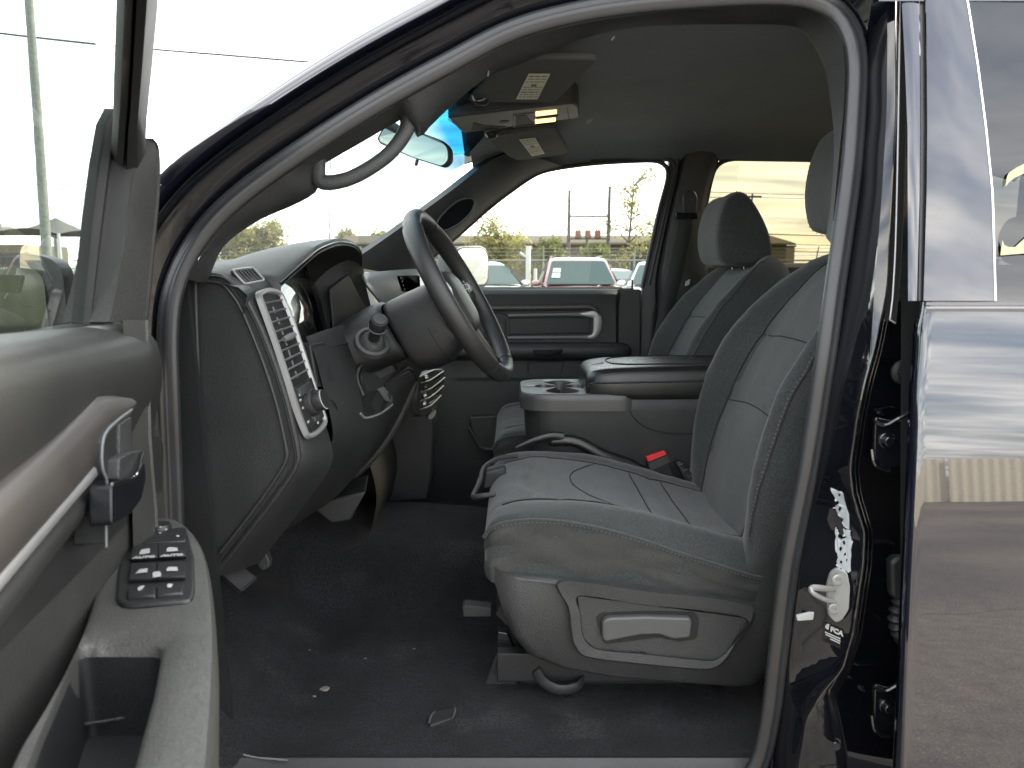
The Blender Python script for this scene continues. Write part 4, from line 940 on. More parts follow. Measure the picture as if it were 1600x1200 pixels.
# ------------------------------------------------------------------ front seats
def make_seat(yc, label, dz_head, dx_head):
    S = empty('front_seat', (.3, yc, .58), TRUCK, label=label)
    # backrest
    rec = math.radians(27); A = V((math.sin(rec), 0, math.cos(rec))); FR = V((-math.cos(rec), 0, math.sin(rec)))
    B0 = V((.46, yc, .87))
    st = [  # h, half width, front depth, bolster, back depth
        (-.09, .225, -.02, .000, .10), (-.03, .238, .000, .008, .115), (.05, .247, .022, .024, .12), (.14, .254, .042, .044, .12), (.24, .258, .056, .058, .115),
        (.34, .256, .062, .060, .11), (.43, .248, .060, .050, .10), (.51, .232, .052, .034, .09), (.575, .205, .042, .018, .08), (.615, .172, .030, .008, .068), (.640, .13, .014, .002, .05), (.648, .07, -.002, 0, .03)]
    half = lambda w_, c, b, d: [(0, -d), (.45 * w_, -d), (.80 * w_, -d * .9), (.96 * w_, -d * .55), (1.0 * w_, -d * .05), (1.0 * w_, (c + b) * .45), (.975 * w_, (c + b) * .82), (.93 * w_, c + b * .97), (.865 * w_, c + b), (.79 * w_, c + b * .82), (.70 * w_, c + b * .40), (.62 * w_, c + b * .10), (.5 * w_, c), (.25 * w_, c + .004), (0, c + .005)]
    rows = []
    for h, w_, c, b, d in st:
        hp = half(w_, c, b, d); loop = hp + [(-y, f) for y, f in reversed(hp[1:-1])]
        rows.append([B0 + A * h + V((0, y, 0)) + FR * f for y, f in loop])
    NU = 112
    G = smooth_grid(rows, NU, 72, True)
    # seams: between bolster and insert, along the bolster crest, and the insert's cross seams
    def dist_u(j, u): 
        d = abs(j - u) % NU; return min(d, NU - d)
    cent = [sum(r, V()) / NU for r in G]
    L0 = [0]
    first = G[36]
    for j in range(NU): L0.append(L0[-1] + (first[(j + 1) % NU] - first[j]).length)
    def u_of(frac): # index of the loop point nearest a half-profile position
        return frac
    for i, r in enumerate(G):
        for p in r: p += FR * (.0030 * noise.noise(p * 14) + .0016 * noise.noise(p * 38 + V((3, 0, 0))))
    for i, r in enumerate(G):
        ymax = max(abs(p.y - yc) for p in r)
        for j, p in enumerate(r):
            fr = (p - cent[i]).dot(FR)
            if fr > 0:
                q = abs(p.y - yc) / max(ymax, .001)
                gq = math.exp(-((q - .665) / .022) ** 2)
                p -= FR * (.0045 * gq)
                if q < .66:
                    for hs_ in (30, 44):
                        arc = hs_ + 2.5 * math.cos(q * 2.2)
                        p -= FR * .004 * math.exp(-((i - arc) / .75) ** 2)
    MB().loft(G, cu=True, cap1=True, cap0=True).build('backrest', 'seat_fabric', S, 80)
    def at_y(pts, y):
        pts = sorted(pts, key=lambda p: p.y)
        for p, q in zip(pts, pts[1:]):
            if p.y <= y <= q.y and q.y > p.y: return p.lerp(q, (y - p.y) / (q.y - p.y))
        return pts[0] if y < pts[0].y else pts[-1]
    fronts = [[p for p in r if (p - cent[i]).dot(FR) > 0] for i, r in enumerate(G)]
    wid = [max(abs(p.y - yc) for p in r) for r in G]
    for sg in (-1, 1):
        MB().tube([at_y(fronts[i], yc + sg * .645 * wid[i]) + FR * .0012 for i in range(6, 66)], .0017, 6).build('insert_seam', 'seam_shadow', S)
    for i0 in (29, 44):
        MB().tube([at_y(fronts[int(i0 + 3 * math.cos(q * 1.5))], yc + q * .635 * wid[i0]).lerp(at_y(fronts[int(i0 + 3 * math.cos(q * 1.5)) + 1], yc + q * .635 * wid[i0]), (i0 + 3 * math.cos(q * 1.5)) % 1) + FR * .0014 for q in [k / 10 - 1 for k in range(21)]], .0013, 6).build('cross_seam', 'seam_shadow', S)
    # woven insert: its own slightly proud cloth
    ins = []
    for i in range(9, 62):
        r = G[i]; ymax = max(abs(p.y - yc) for p in r); keep = sorted([p for p in r if (p - cent[i]).dot(FR) > 0 and abs(p.y - yc) < .635 * ymax], key=lambda p: p.y)
        ins.append([p + FR * .0006 for p in cr(keep, 14)])
    MB().loft(ins).build('backrest_insert', 'seat_insert', S, 80)
    # stitched seam along the outer bolster
    for sg in (-1, 1):
        line = []
        for i in range(10, 64):
            r = G[i]; ymax = max(abs(p.y - yc) for p in r)
            cand = [p for p in r if (p.y - yc) * sg > 0 and (p - cent[i]).dot(FR) > 0]
            line.append(min(cand, key=lambda p: abs(abs(p.y - yc) / ymax - .955)))
        line = cr(line, 160)
        MB().tube([p + FR * .0004 + V((0, sg * .0015, 0)) for p in line], .0022, 6).build('seam_piping', 'seat_side', S)
        m = MB()
        for k in range(2, 158, 2):
            a = line[k] + FR * .0030 + V((0, sg * .001, 0)); b = line[k + 1] + FR * .0030 + V((0, sg * .001, 0))
            m.tube([a, a.lerp(b, .75)], .0006, 5)
        m.build('stitching', 'thread', S)
    # cushion
    rows = []
    cs = [  # X, centre z, bolster add, seam z, bottom z, half width
        (-.052, .885, .000, .880, .835, .205), (-.050, .915, .000, .905, .830, .222), (-.036, .940, .001, .928, .825, .238), (-.012, .953, .003, .941, .825, .244), (.05, .962, .006, .947, .822, .247), (.13, .957, .010, .938, .815, .248),
        (.22, .940, .014, .915, .806, .248), (.31, .915, .016, .884, .796, .248), (.39, .893, .014, .857, .79, .246), (.45, .880, .010, .836, .785, .240), (.50, .872, .006, .825, .78, .232), (.54, .86, 0, .82, .78, .22)]
    for X, zc, b, zs, zb, w_ in cs:
        hp = [(0, zb), (.6 * w_, zb), (.985 * w_, zb), (1.0 * w_, zb * .6 + zs * .4), (1.003 * w_, zs - .014), (1.0 * w_, zs), (.965 * w_, zs + .011), (.90 * w_, zs + .6 * (zc + b - zs) + .004), (.80 * w_, zc + b), (.68 * w_, zc + b * .45), (.55 * w_, zc), (.3 * w_, zc - .002), (0, zc - .003)]
        loop = hp + [(-y, z) for y, z in reversed(hp[1:-1])]
        rows.append([V((X, yc + y, z)) for y, z in loop])
    G2 = smooth_grid(rows, 104, 76, True)
    for i, r in enumerate(G2):
        for p in r: p.z += .0030 * noise.noise(p * 13) + .0014 * noise.noise(p * 36)
    for i, r in enumerate(G2):
        ymax = max(abs(p.y - yc) for p in r); zm = max(p.z for p in r)
        for p in r:
            if p.z > zm - .05:
                q = abs(p.y - yc) / ymax
                p.z -= .0045 * math.exp(-((q - .665) / .022) ** 2)
                if q < .66:
                    for c_ in (24, 40, 50):
                        arc = c_ - (10 * (1 - (q / .66) ** 2) if c_ == 24 else 0)
                        p.z -= .0030 * math.exp(-((i - arc) / .8) ** 2)
    MB().loft(G2, cu=True, cap0=True, cap1=True).build('cushion', 'seat_fabric', S, 80)
    tops = [[p for p in r if p.z > max(q.z for q in r) - .05] for r in G2]; wid2 = [max(abs(p.y - yc) for p in r) for r in G2]
    for sg in (-1, 1):
        MB().tube([at_y(tops[i], yc + sg * .645 * wid2[i]) + V((0, 0, .0010)) for i in range(10, 74)], .0017, 6).build('insert_seam', 'seam_shadow', S)
    for i0, bow in ((26, 9), (44, 0), (53, 0)):
        MB().tube(cr([at_y(tops[int(i0 + bow * (q * q))], yc + q * .635 * wid2[i0]).lerp(at_y(tops[int(i0 + bow * (q * q)) + 1], yc + q * .635 * wid2[i0]), (i0 + bow * q * q) % 1) + V((0, 0, .0011)) for q in [k / 6 - 1 for k in range(13)]], 30), .0015, 6).build('cross_seam', 'seam_shadow', S)
    ins = []
    for i in range(16, 70):
        r = G2[i]; ymax = max(abs(p.y - yc) for p in r); zm = max(p.z for p in r)
        keep = sorted([p for p in r if p.z > zm - .045 and abs(p.y - yc) < .635 * ymax], key=lambda p: p.y)
        ins.append([p + V((0, 0, .0006)) for p in cr(keep, 14)])
    MB().loft(ins).build('cushion_insert', 'seat_insert', S, 80)
    for sg in (-1, 1):
        line = cr([V((X - (.003 if X < -.03 else 0), yc + sg * w_ * 1.004, zs + .002)) for X, zc, b, zs, zb, w_ in cs[1:-1]], 150)
        MB().tube(line, .0036, 8).build('seam_piping', 'seat_fabric', S)
        m = MB()
        for k in range(2, 148, 2):
            a = line[k] + V((0, sg * .0030, -.0034)); b = line[k + 1] + V((0, sg * .0030, -.0034)); m.tube([a, a.lerp(b, .78)], .0007, 5)
        m.build('stitching', 'thread', S)
        # side cloth below the seam, with soft pulls
        rr = []
        for X, zc, b, zs, zb, w_ in cs[1:-1]:
            rr.append([V((X + .004 * math.sin(z_ * 60 + X * 8), yc + sg * (w_ * 1.006 + .002 * math.sin(X * 34 + z_ * 40)), zs + (zb - zs) * z_)) for z_ in (.0, .2, .45, .7, 1.0)])
        SG = smooth_grid(rr, 30, 110)
        for r in SG:
            for j_, p in enumerate(r):
                k_ = math.sin(math.pi * j_ / 29); back = min(1, max(.25, (p.x - .05) / .3))
                p.y += sg * k_ * back * (.0045 * noise.noise(V((p.x * 9 + p.z * 16, 0, p.z * 22 - p.x * 9))) + .0025 * noise.noise(V((p.x * 26 + p.z * 30, 5, p.z * 40))))
        MB().loft(SG).build('side_cloth', 'seat_side', S, 80)
    # head restraint
    hk = 1.12 if yc < 2 else 1.05
    hp = [(.588, 1.447), (.574, 1.475), (.568, 1.52), (.574, 1.575), (.592, 1.622), (.62, 1.640), (.648, 1.630), (.682, 1.585), (.710, 1.53), (.722, 1.48), (.720, 1.448), (.69, 1.440), (.63, 1.438)]
    cx_, cz_ = .64, 1.535
    hp = [(cx_ + (x - cx_) * hk, cz_ + (z - cz_) * hk) for x, z in hp]
    rows = []
    for t, k in ((-1.0, .02), (-.995, .55), (-.97, .84), (-.9, .955), (-.78, 1.0), (-.4, 1.0), (0, .985), (.4, 1.0), (.78, 1.0), (.9, .955), (.97, .84), (.995, .55), (1.0, .02)):
        rows.append([V((cx_ + (x - cx_) * k + dx_head, yc + .132 * t, cz_ + (z - cz_) * k + dz_head)) for x, z in hp])
    G3 = smooth_grid(rows, 56, 64, True)
    for i, r in enumerate(G3):
        for p in r:
            t = abs(p.y - yc) / .132
            p.x += (p.x - cx_ - dx_head) * -.02 * math.exp(-((t - .80) / .02) ** 2); p.z += (p.z - cz_ - dz_head) * -.02 * math.exp(-((t - .80) / .02) ** 2)
    MB().loft(G3, cu=True, cap0=True, cap1=True).build('head_restraint', 'seat_fabric', S, 80)
    for sg in (-1, 1):
        MB().cyl(V((.655 + dx_head, yc + sg * .06, 1.46 + dz_head)), V((.70, yc + sg * .06, 1.36)), .006).build('headrest_post', 'chrome', S)
        m = MB(); lp = [V((cx_ + (x - cx_) * 1.003 + dx_head, yc + sg * .108, cz_ + (z - cz_) * 1.003 + dz_head)) for x, z in hp]
        lp = cr(lp, 120, True)
        for k in range(0, 120, 2): m.tube([lp[k], lp[k].lerp(lp[(k + 1) % 120], .7)], .0006, 4)
        m.build('stitching', 'seat_side', S)
    return S
S1 = make_seat(1.56, 'driver seat, dark grey cloth, with a lever on its side shield', .052, .082)
S2 = make_seat(2.28, 'passenger seat, dark grey cloth, beyond the centre console', -.018, .022)
# side shield of the driver seat
tri = [(770, 884), (790, 893), (880, 904), (1000, 919), (1100, 932), (1176, 946), (1196, 930), (1222, 852), (1236, 870), (1226, 930), (1214, 985), (1200, 1045), (1184, 1070), (1150, 1073), (1060, 1066), (960, 1058), (880, 1044), (826, 1022), (800, 990), (783, 945), (773, 910)]
YT = 1.292
def bulge(px, py):
    k = (px - 990) / 240
    return .030 * k * k * (1 if px < 990 else .35) + .00006 * max(0, py - 1010) ** 1.0 * 6
tp = [P(x, y, YT + bulge(x, y)) for x, y in tri]
tp2 = [p.lerp(P(1000, 985, YT), .05) + V((0, -.008, 0)) for p in tp]
m = MB(); nT = len(tp)
cen = [p.lerp(P(1000, 985, YT), .10) + V((0, -.011, 0)) for p in tp]
m.loft([[p + V((0, .05, 0)) for p in tp], tp, tp2, cen], cu=True, cap1=True)
m.build('side_shield', 'trim_mid', S1, 50)
# raised frame round the recessed lever field
def T(px, py, o=.0): return P(px, py, YT - .0125 - o)
fo = cr([T(x, y, .002) for x, y in [(886, 912), (905, 918), (1020, 934), (1176, 960)]], 30)
rows = []
fr1 = [(872, 907), (1000, 921), (1176, 948), (1150, 1012), (1128, 1040), (1106, 1047), (1000, 1038), (912, 1026), (894, 1004), (886, 950)]
fr2 = [(903, 931), (1000, 944), (1166, 966), (1138, 1016), (1122, 1030), (1108, 1033), (1000, 1022), (930, 1014), (911, 996), (906, 960)]
n = 90
o1 = cr([T(x, y, .000) for x, y in fr1], n, True)
o1b = cr([T(x + (1000 - x) * .03, y + (980 - y) * .03, .006) for x, y in fr1], n, True)
i1 = cr([T(x, y, .004) for x, y in fr2], n, True); i2_ = cr([T(x + (1030 - x) * .02, y + (985 - y) * .02, -.006) for x, y in fr2], n, True)
MB().loft([o1, o1b, i1, i2_], cu=True).build('lever_field_frame', 'trim_mid', S1, 40)
MB().prism([T(x, y, -.0035) for x, y in fr2], (0, .006, 0)).build('lever_field', 'trim_mid', S1, 30)
MB().prism(roundpoly([T(x, y, -.0015) for x, y in [(931, 966), (940, 958), (1010, 955), (1086, 957), (1093, 968), (1089, 998), (1060, 1003), (1030, 996), (944, 1007)]], .006), (0, .004, 0)).build('lever_pocket', 'black_matte', S1, 30)
lv_ = roundpoly([T(x, y, .012) for x, y in [(941, 972), (950, 966), (1010, 964), (1078, 966), (1082, 972), (1079, 997), (1052, 1000), (1030, 992), (1000, 993), (946, 1004), (941, 998)]], .006)
MB().prism(lv_, (0, .016, 0)).build('recline_lever', 'lever_dark', S1, 40, .004, 3)
MB().prism([T(x, y, .003) for x, y in [(984, 1020), (1010, 1021), (1010, 1025), (984, 1024)]], (0, .003, 0)).build('shield_clip', 'black_matte', S1, 0)
# seat frame, tracks, brackets, hanging strap, floor bits
MB().prism([P(x, y, 1.36) for x, y in [(775, 960), (800, 985), (900, 1040), (1180, 1060), (1200, 1000), (1180, 930), (800, 905)]], (0, .40, 0)).build('seat_pan', 'black_matte', S1, 30)
MB().prism([V((-.03, 1.36, .60)), V((.42, 1.36, .60)), V((.42, 1.36, .66)), V((-.03, 1.36, .66))], (0, .03, 0)).build('seat_track', 'trim_dark', S1, 30, .003)
MB().prism([V((-.03, 1.72, .60)), V((.42, 1.72, .60)), V((.42, 1.72, .66)), V((-.03, 1.72, .66))], (0, .03, 0)).build('seat_track', 'trim_dark', S1, 30, .003)
MB().prism([P(x, y, 1.40) for x, y in [(775, 1022), (806, 1018), (854, 1046), (812, 1064), (800, 1076), (770, 1076), (752, 1083)]], (0, .06, -.01)).build('track_cover', 'trim', S1, 35, .004)
MB().prism([P(x, y, 1.42) for x, y in [(778, 985), (792, 988), (804, 1016), (777, 1016)]], (0, .02, 0)).build('track_end', 'trim_dark', S1, 30, .002)
MB().tube([P(779, 987, 1.415), P(792, 990, 1.415)], .0022, 6).build('track_rivet', 'chrome', S1)
MB().tube([P(788, 1018, 1.415), P(806, 1021, 1.415)], .0022, 6).build('track_rivet', 'chrome', S1)
MB().sweep(cr([P(838, 1046, 1.36), P(850, 1066, 1.34), P(874, 1077, 1.33), (P(900, 1073, 1.34)), P(910, 1062, 1.36), P(905, 1056, 1.38)], 30), [(-.010, 0), (-.008, .002), (.008, .002), (.010, 0)], (0, -1, 0)).build('pull_strap', 'trim', S1, 50, solid=.002)
MB().prism(roundpoly([P(x, y, 1.50) for x, y in [(722, 948), (728, 946), (768, 950), (768, 964), (724, 964)]], .003), (0, .03, 0)).build('track_latch', 'trim_mid', S1, 35, .002)
# adjusting bar in front of the cushion
MB().tube(cr([P(808, 712, 1.72), P(780, 716, 1.70), P(757, 730, 1.66), P(750, 752, 1.60), P(739, 776, 1.52), P(752, 775, 1.50), P(775, 772, 1.50)], 40), .0055, 10).build('slide_bar', 'trim_mid', S1)
MB().tube([P(753, 735, 1.655), P(738, 777, 1.52)], .0020, 8).build('bar_edge', 'dull_metal', S1)
MB().prism([P(x, y, 1.62) for x, y in [(758, 740), (790, 735), (790, 760), (754, 765)]], (0, .10, -.01)).build('cushion_front_tray', 'trim_dark', S1, 30, .004)
for o_ in (S1, S2):
    yc = 1.56 if o_ is S1 else 2.28
    MB().prism([V((-.02, yc - .2, .79)), V((.5, yc - .2, .77)), V((.5, yc + .2, .77)), V((-.02, yc + .2, .79))], (0, 0, .05)).build('cushion_base', 'black_matte', o_, 0)
    MB().prism([V((.02, yc - .17, .58)), V((.42, yc - .17, .58)), V((.42, yc + .17, .58)), V((.02, yc + .17, .58))], (0, 0, .18)).build('seat_riser', 'black_matte', o_, 0)
RS = empty('rear_seat', (1.35, 1.92, .6), TRUCK)  # crew cab's rear bench, hardly seen; added to block sun on the floor
rows = [[V((x, Y, z)) for x, z in ((1.02, .80), (1.0, .90), (1.03, .955), (1.15, .965), (1.4, .94), (1.55, .93), (1.55, .78))] for Y in (1.22, 1.24, 1.5, 1.9, 2.3, 2.58, 2.60)]
MB().loft([cr(r, 20) for r in rows], cap0=True, cap1=True).build('cushion', 'seat_fabric', RS, 70)
rows = [[V((x, Y, z)) for x, z in ((1.46, .92), (1.44, 1.0), (1.50, 1.25), (1.57, 1.40), (1.62, 1.43), (1.68, 1.40), (1.70, .9))] for Y in (1.22, 1.24, 1.5, 1.9, 2.3, 2.58, 2.60)]
MB().loft([cr(r, 20) for r in rows], cap0=True, cap1=True).build('backrest', 'seat_fabric', RS, 70)
MB().prism([V((1.05, 1.24, .58)), V((1.6, 1.24, .58)), V((1.6, 2.58, .58)), V((1.05, 2.58, .58))], (0, 0, .22)).build('seat_riser', 'black_matte', RS, 0)
for yh in (1.5, 2.34):
    MB().loft([[V((1.62 + .05 * k * math.cos(a), yh + .12 * t, 1.50 + .075 * k * math.sin(a))) for a in [2 * math.pi * j / 20 for j in range(20)]] for t, k in ((-1, .1), (-.97, .7), (-.85, 1), (.85, 1), (.97, .7), (1, .1))], cu=True, cap0=True, cap1=True).build('head_restraint', 'seat_fabric', RS, 60)
# ------------------------------------------------------------------ buckles between seat and console
BK = empty('seat_buckle', P(1040, 730, 1.80), TRUCK, label='seat belt buckles with a red release button')
def bpr(px, Y, t): return [P(x, y, Y) for x, y in px], t
MB().prism([P(x, y, 1.775) for x, y in [(1011, 722), (1040, 707), (1056, 748), (1062, 780), (1020, 765)]], (0, .03, 0)).build('buckle_body', 'black_matte', BK, 35, .004)
MB().prism(roundpoly([P(x, y, 1.774) for x, y in [(1010, 714), (1038, 704), (1042, 710), (1013, 722)]], .002), (0, .026, -.004)).build('release_button', 'buckle_red', BK, 35, .002)
MB().prism([P(x, y, 1.772) for x, y in [(1013, 724), (1042, 712), (1048, 722), (1017, 735)]], (0, .002, 0)).build('buckle_face', 'trim_mid', BK, 30)
MB().prism([P(x, y, 1.765) for x, y in [(1056, 724), (1063, 720), (1088, 748), (1086, 760), (1078, 764)]], (0, .03, 0)).build('buckle_body', 'bezel_dark', BK, 35, .003)
for k in range(3):
    MB().tube([P(1060 + k * 8, 727 + k * 9, 1.762), P(1066 + k * 8, 724 + k * 9, 1.762)], .0022, 6).build('buckle_glint_edge', 'chrome', BK)
MB().tube([P(1058, 724, 1.764), P(1084, 756, 1.764)], .0014, 6).build('buckle_rim', 'chrome', BK)
MB().sweep(cr([P(858, 688, 1.79), P(900, 690, 1.785), P(945, 712, 1.78), P(985, 726, 1.785), P(1015, 745, 1.78)], 30), [(-.013, 0), (-.006, .005), (.006, .005), (.013, 0)], (0, -1, .3)).build('belt_stalk', 'vinyl', BK, 60, solid=.003)
MB().tube(cr([P(806, 700, 1.76), P(830, 690, 1.775), P(860, 682, 1.785), P(880, 684, 1.79)], 20), [.004 + .010 * i / 19 for i in range(20)], 10, flat=.6).build('belt_boot', 'vinyl', BK)
# ------------------------------------------------------------------ centre console with cup holders and padded lid
CC = empty('centre_console', (.3, 1.92, .75), TRUCK)
Y0, Y1 = 1.795, 2.055
ZT = PZ(850, 625, 1.105).z
body = []
def cons_outline(e, z): 
    pts = [V((.03 + e, Y0 + .055, z)), V((.05 + e, Y0 + .018 + e, z)), V((.09 + e, Y0 + e, z)), V((.25, Y0 + e, z)), V((.62, Y0 + e, z)), V((.62, Y1 - e, z)), V((.25, Y1 - e, z)), V((.09 + e, Y1 - e, z)), V((.05 + e, Y1 - .018 - e, z)), V((.03 + e, Y1 - .055, z))]
    return roundpoly(pts, .02, 3)
lv = [(.84, .02), (.93, .012), (1.00, .004), (1.060, .0), (1.088, .001), (1.094, .006)]
MB().loft([cons_outline(e, z) for z, e in lv], cu=True).build('console_body', 'trim', CC, 45)
# tray with two round wells and two small ones, cut as one stepped ring field
tray_px = roundpoly([PZ(x, y, 1.105) for x, y in [(819, 622), (829, 608), (850, 602), (925, 601), (935, 606), (940, 627), (972, 632), (958, 638), (930, 641), (860, 638), (828, 633)]], .01, 4)
ty = [V((.02, 1.835, 1.1)), V((.045, 1.80, 1.1)), V((.09, 1.79, 1.1)), V((.30, 1.79, 1.1)), V((.30, 2.06, 1.1)), V((.09, 2.06, 1.1)), V((.045, 2.05, 1.1)), V((.02, 2.015, 1.1))]
tyr = roundpoly(ty, .02, 4)
wells = []
def cloverleaf(n=120):
    cs_ = [(.128, 1.852, .040), (.128, 1.998, .040), (.085, 1.925, .026), (.165, 1.925, .028)]
    pts = []
    cx, cy = .128, 1.925
    for k in range(n):
        a = 2 * math.pi * k / n; d = V((math.cos(a), math.sin(a))); best = .018
        for x, y, r in cs_:
            q = V((x - cx, y - cy)); b = q.dot(d); disc = b * b - (q.dot(q) - r * r)
            if disc >= 0:
                t = b + math.sqrt(disc)
                if t > best: best = t
        pts.append(V((cx + d.x * best, cy + d.y * best, 0)))
    return pts
cl = cloverleaf()
oc = V((.128, 1.925, 0))
ot = []
for k in range(120):
    a = 2 * math.pi * k / 120
    ot.append(oc + V((*at_angle(tyr, oc, a), 0)))
zt = 1.104
def rr_(pts, f, z, base=None): 
    return [V((*(b + (p - b) * f).xy, z)) for p, b in zip(pts, base or [oc] * 120)]
MB().loft([rr_(ot, 1.0, 1.062), rr_(ot, 1.0, 1.088), rr_(ot, .995, zt - .004), rr_(ot, .97, zt), rr_(cl, 1.05, zt), rr_(cl, 1.0, zt - .003), rr_(cl, .97, zt - .03), rr_(cl, .93, zt - .075), rr_(cl, .1, zt - .078)], cu=True, cap1=True).build('cup_holder_tray', 'tray_plastic', CC, 45)
MB().prism(roundpoly([V((.205, 1.885, 1.1052)), V((.245, 1.885, 1.1052)), V((.245, 1.955, 1.1052)), V((.205, 1.955, 1.1052))], .01), (0, 0, -.001)).build('coin_slot', 'black_matte', CC, 0)
for y in (1.852, 1.998):
    for a in (.4, 2.5, 4.6): MB().box((.128 + .037 * math.cos(a), y + .037 * math.sin(a), zt - .03), (.008, .008, .03)).build('cup_grip', 'black_matte', CC, 30, .002)
# lid
lid = []
for X, zb, zt_, hw in ((.183, 1.108, 1.122, .100), (.185, 1.094, 1.146, .113), (.20, 1.090, 1.160, .124), (.24, 1.088, 1.167, .134), (.32, 1.088, 1.171, .138), (.45, 1.090, 1.173, .138), (.58, 1.092, 1.174, .134), (.62, 1.094, 1.168, .12)):
    yc = 1.925
    hp = [(0, zb), (.85 * hw, zb), (.97 * hw, zb + .006), (hw, zb + .45 * (zt_ - zb)), (.985 * hw, zb + .62 * (zt_ - zb)), (.955 * hw, zb + .82 * (zt_ - zb)), (.86 * hw, zt_ - .002), (.5 * hw, zt_ + .001), (0, zt_ + .002)]
    lid.append([V((X, yc + y, z)) for y, z in hp + [(-y, z) for y, z in reversed(hp[1:-1])]])
LG = smooth_grid(lid, 64, 40, True)
MB().loft(LG, cu=True, cap0=True).build('armrest_lid', 'vinyl', CC, 70)
for sg in (-1, 1):
    line = cr([V((X, 1.925 + sg * hw * .992, zb + .55 * (zt_ - zb) + .001)) for X, zb, zt_, hw in ((.188, 1.094, 1.146, .113), (.20, 1.090, 1.160, .124), (.24, 1.088, 1.167, .134), (.32, 1.088, 1.171, .138), (.45, 1.090, 1.173, .138), (.58, 1.092, 1.174, .134))], 110)
    MB().tube(line, .0026, 8).build('lid_piping', 'vinyl', CC)
    m = MB()
    for k in range(0, 108, 2): m.tube([line[k] + V((0, sg * .0022, -.003)), line[k].lerp(line[k + 1], .7) + V((0, sg * .0022, -.003))], .0007, 4)
    m.build('stitching', 'lever_grey', CC)
sm = cr([V((.62, 1.835, 1.1735)), V((.40, 1.835, 1.1738)), V((.30, 1.842, 1.1725)), (V((.258, 1.87, 1.1710))), V((.245, 1.925, 1.1700)), V((.258, 1.98, 1.1710)), V((.30, 2.008, 1.1725)), V((.40, 2.015, 1.1738)), V((.62, 2.015, 1.1735))], 120)
MB().tube(sm, .0016, 6).build('lid_seam', 'black_matte', CC)
MB().prism(roundpoly([V((.205, 1.893, 1.165)), V((.222, 1.887, 1.169)), V((.236, 1.895, 1.171)), V((.236, 1.955, 1.171)), V((.222, 1.963, 1.169)), V((.205, 1.957, 1.165))], .006), (0, 0, -.004)).build('lid_latch', 'lever_grey', CC, 35, .0015)
MB().tube(cr([V((.188, 1.925 + .1 * t, 1.112 + .0 * t)) for t in (-1, -.5, 0, .5, 1)], 12), .004, 8).build('lid_lower_lip', 'bezel_dark', CC)
MB().tube(cr([P(x, y, Y0 - .001) for x, y in [(980, 630), (990, 652), (1010, 668), (1040, 676), (1090, 678)]], 24), .0012, 6).build('console_seam', 'black_matte', CC)
MB().tube(cr([P(x, y, Y0 - .0005) for x, y in [(842, 640), (843, 690)]], 4), .0008, 6).build('console_seam', 'black_matte', CC)
MB().prism([V((.0, 1.82, .74)), V((.6, 1.82, .74)), V((.6, 2.03, .74)), V((.0, 2.03, .74))], (0, 0, .16)).build('console_foot', 'black_matte', CC, 0)
# ------------------------------------------------------------------ near pillar and roof-rail trim with grab handle
PAIRS = [((312, 440), (320, 442)), ((326, 402), (347, 388)), ((365, 350), (400, 347)), ((412, 305), (462, 319)), ((450, 278), (495, 298)), ((470, 264), (499, 264)), ((510, 236), (521, 248)), ((550, 210), (561, 225)), ((600, 178), (614, 194)), ((625, 163), (634, 187)), ((640, 154), (654, 216)), ((660, 143), (668, 202)), ((700, 121), (705, 166)), ((760, 89), (762, 120)), ((808, 66), (815, 100)), ((905, 38), (912, 60)), ((1000, 22), (1005, 42)), ((1150, 12), (1150, 38)), ((1250, 16), (1243, 42)), ((1290, 30), (1272, 66)), ((1308, 60), (1294, 108)), ((1315, 110), (1303, 150)), ((1316, 180), (1310, 215)), ((1310, 260), (1308, 300)), ((1300, 360), (1298, 380))]
PT = empty('pillar_trim', (-.1, 1.25, 1.6), TRUCK)
rows = []
for a, b in PAIRS:
    dv = V((a[0] - b[0], a[1] - b[1], 0)); dv = dv.normalized() * (26 if a[0] < 420 else 16)
    p = PS(a[0] + dv.x, a[1] + dv.y, .012); q = PS(*b, .075)
    rows.append([p, p.lerp(q, .12) + V((0, -.006, 0)), p.lerp(q, .35) + V((0, -.012, 0)), p.lerp(q, .7) + V((0, -.010, 0)), q, q + V((0, .02, .010))])
MB().loft([cr([r[j] for r in rows], 110) for j in range(6)]).build('rail_cover', 'trim_mid', PT, 60)
hp = cr([PS(x, y, .062) for x, y in [(496, 246), (496, 262), (497, 276), (503, 284), (520, 285), (548, 278), (582, 260), (610, 238), (629, 214), (637, 196), (634, 176), (622, 168)]], 60)
MB().tube(hp, [.0105 - .0010 * math.sin(math.pi * i / 59) for i in range(60)], 14, flat=1.25, ref=(0, 1, 0)).build('grab_handle', 'trim_mid', PT, 80)
MB().tube([p + V((0, -.0065, .0045)) for p in hp[8:54]], .0014, 6).build('handle_edge', 'lever_grey', PT)
MB().tube(cr([PS(x, y, .058) for x, y in [(655, 160), (657, 180), (655, 212)]], 14), .0012, 6).build('trim_seam', 'black_matte', PT)
MB().tube(cr([PS(x, y, .060) for x, y in [(760, 103), (763, 112), (762, 120)]], 10), .0015, 6).build('trim_clip', 'lever_grey', PT)
MB().tube(cr([PS(x, y, .060) for x, y in [(960, 57), (955, 63)]], 6), .0015, 6).build('trim_clip', 'lever_grey', PT)
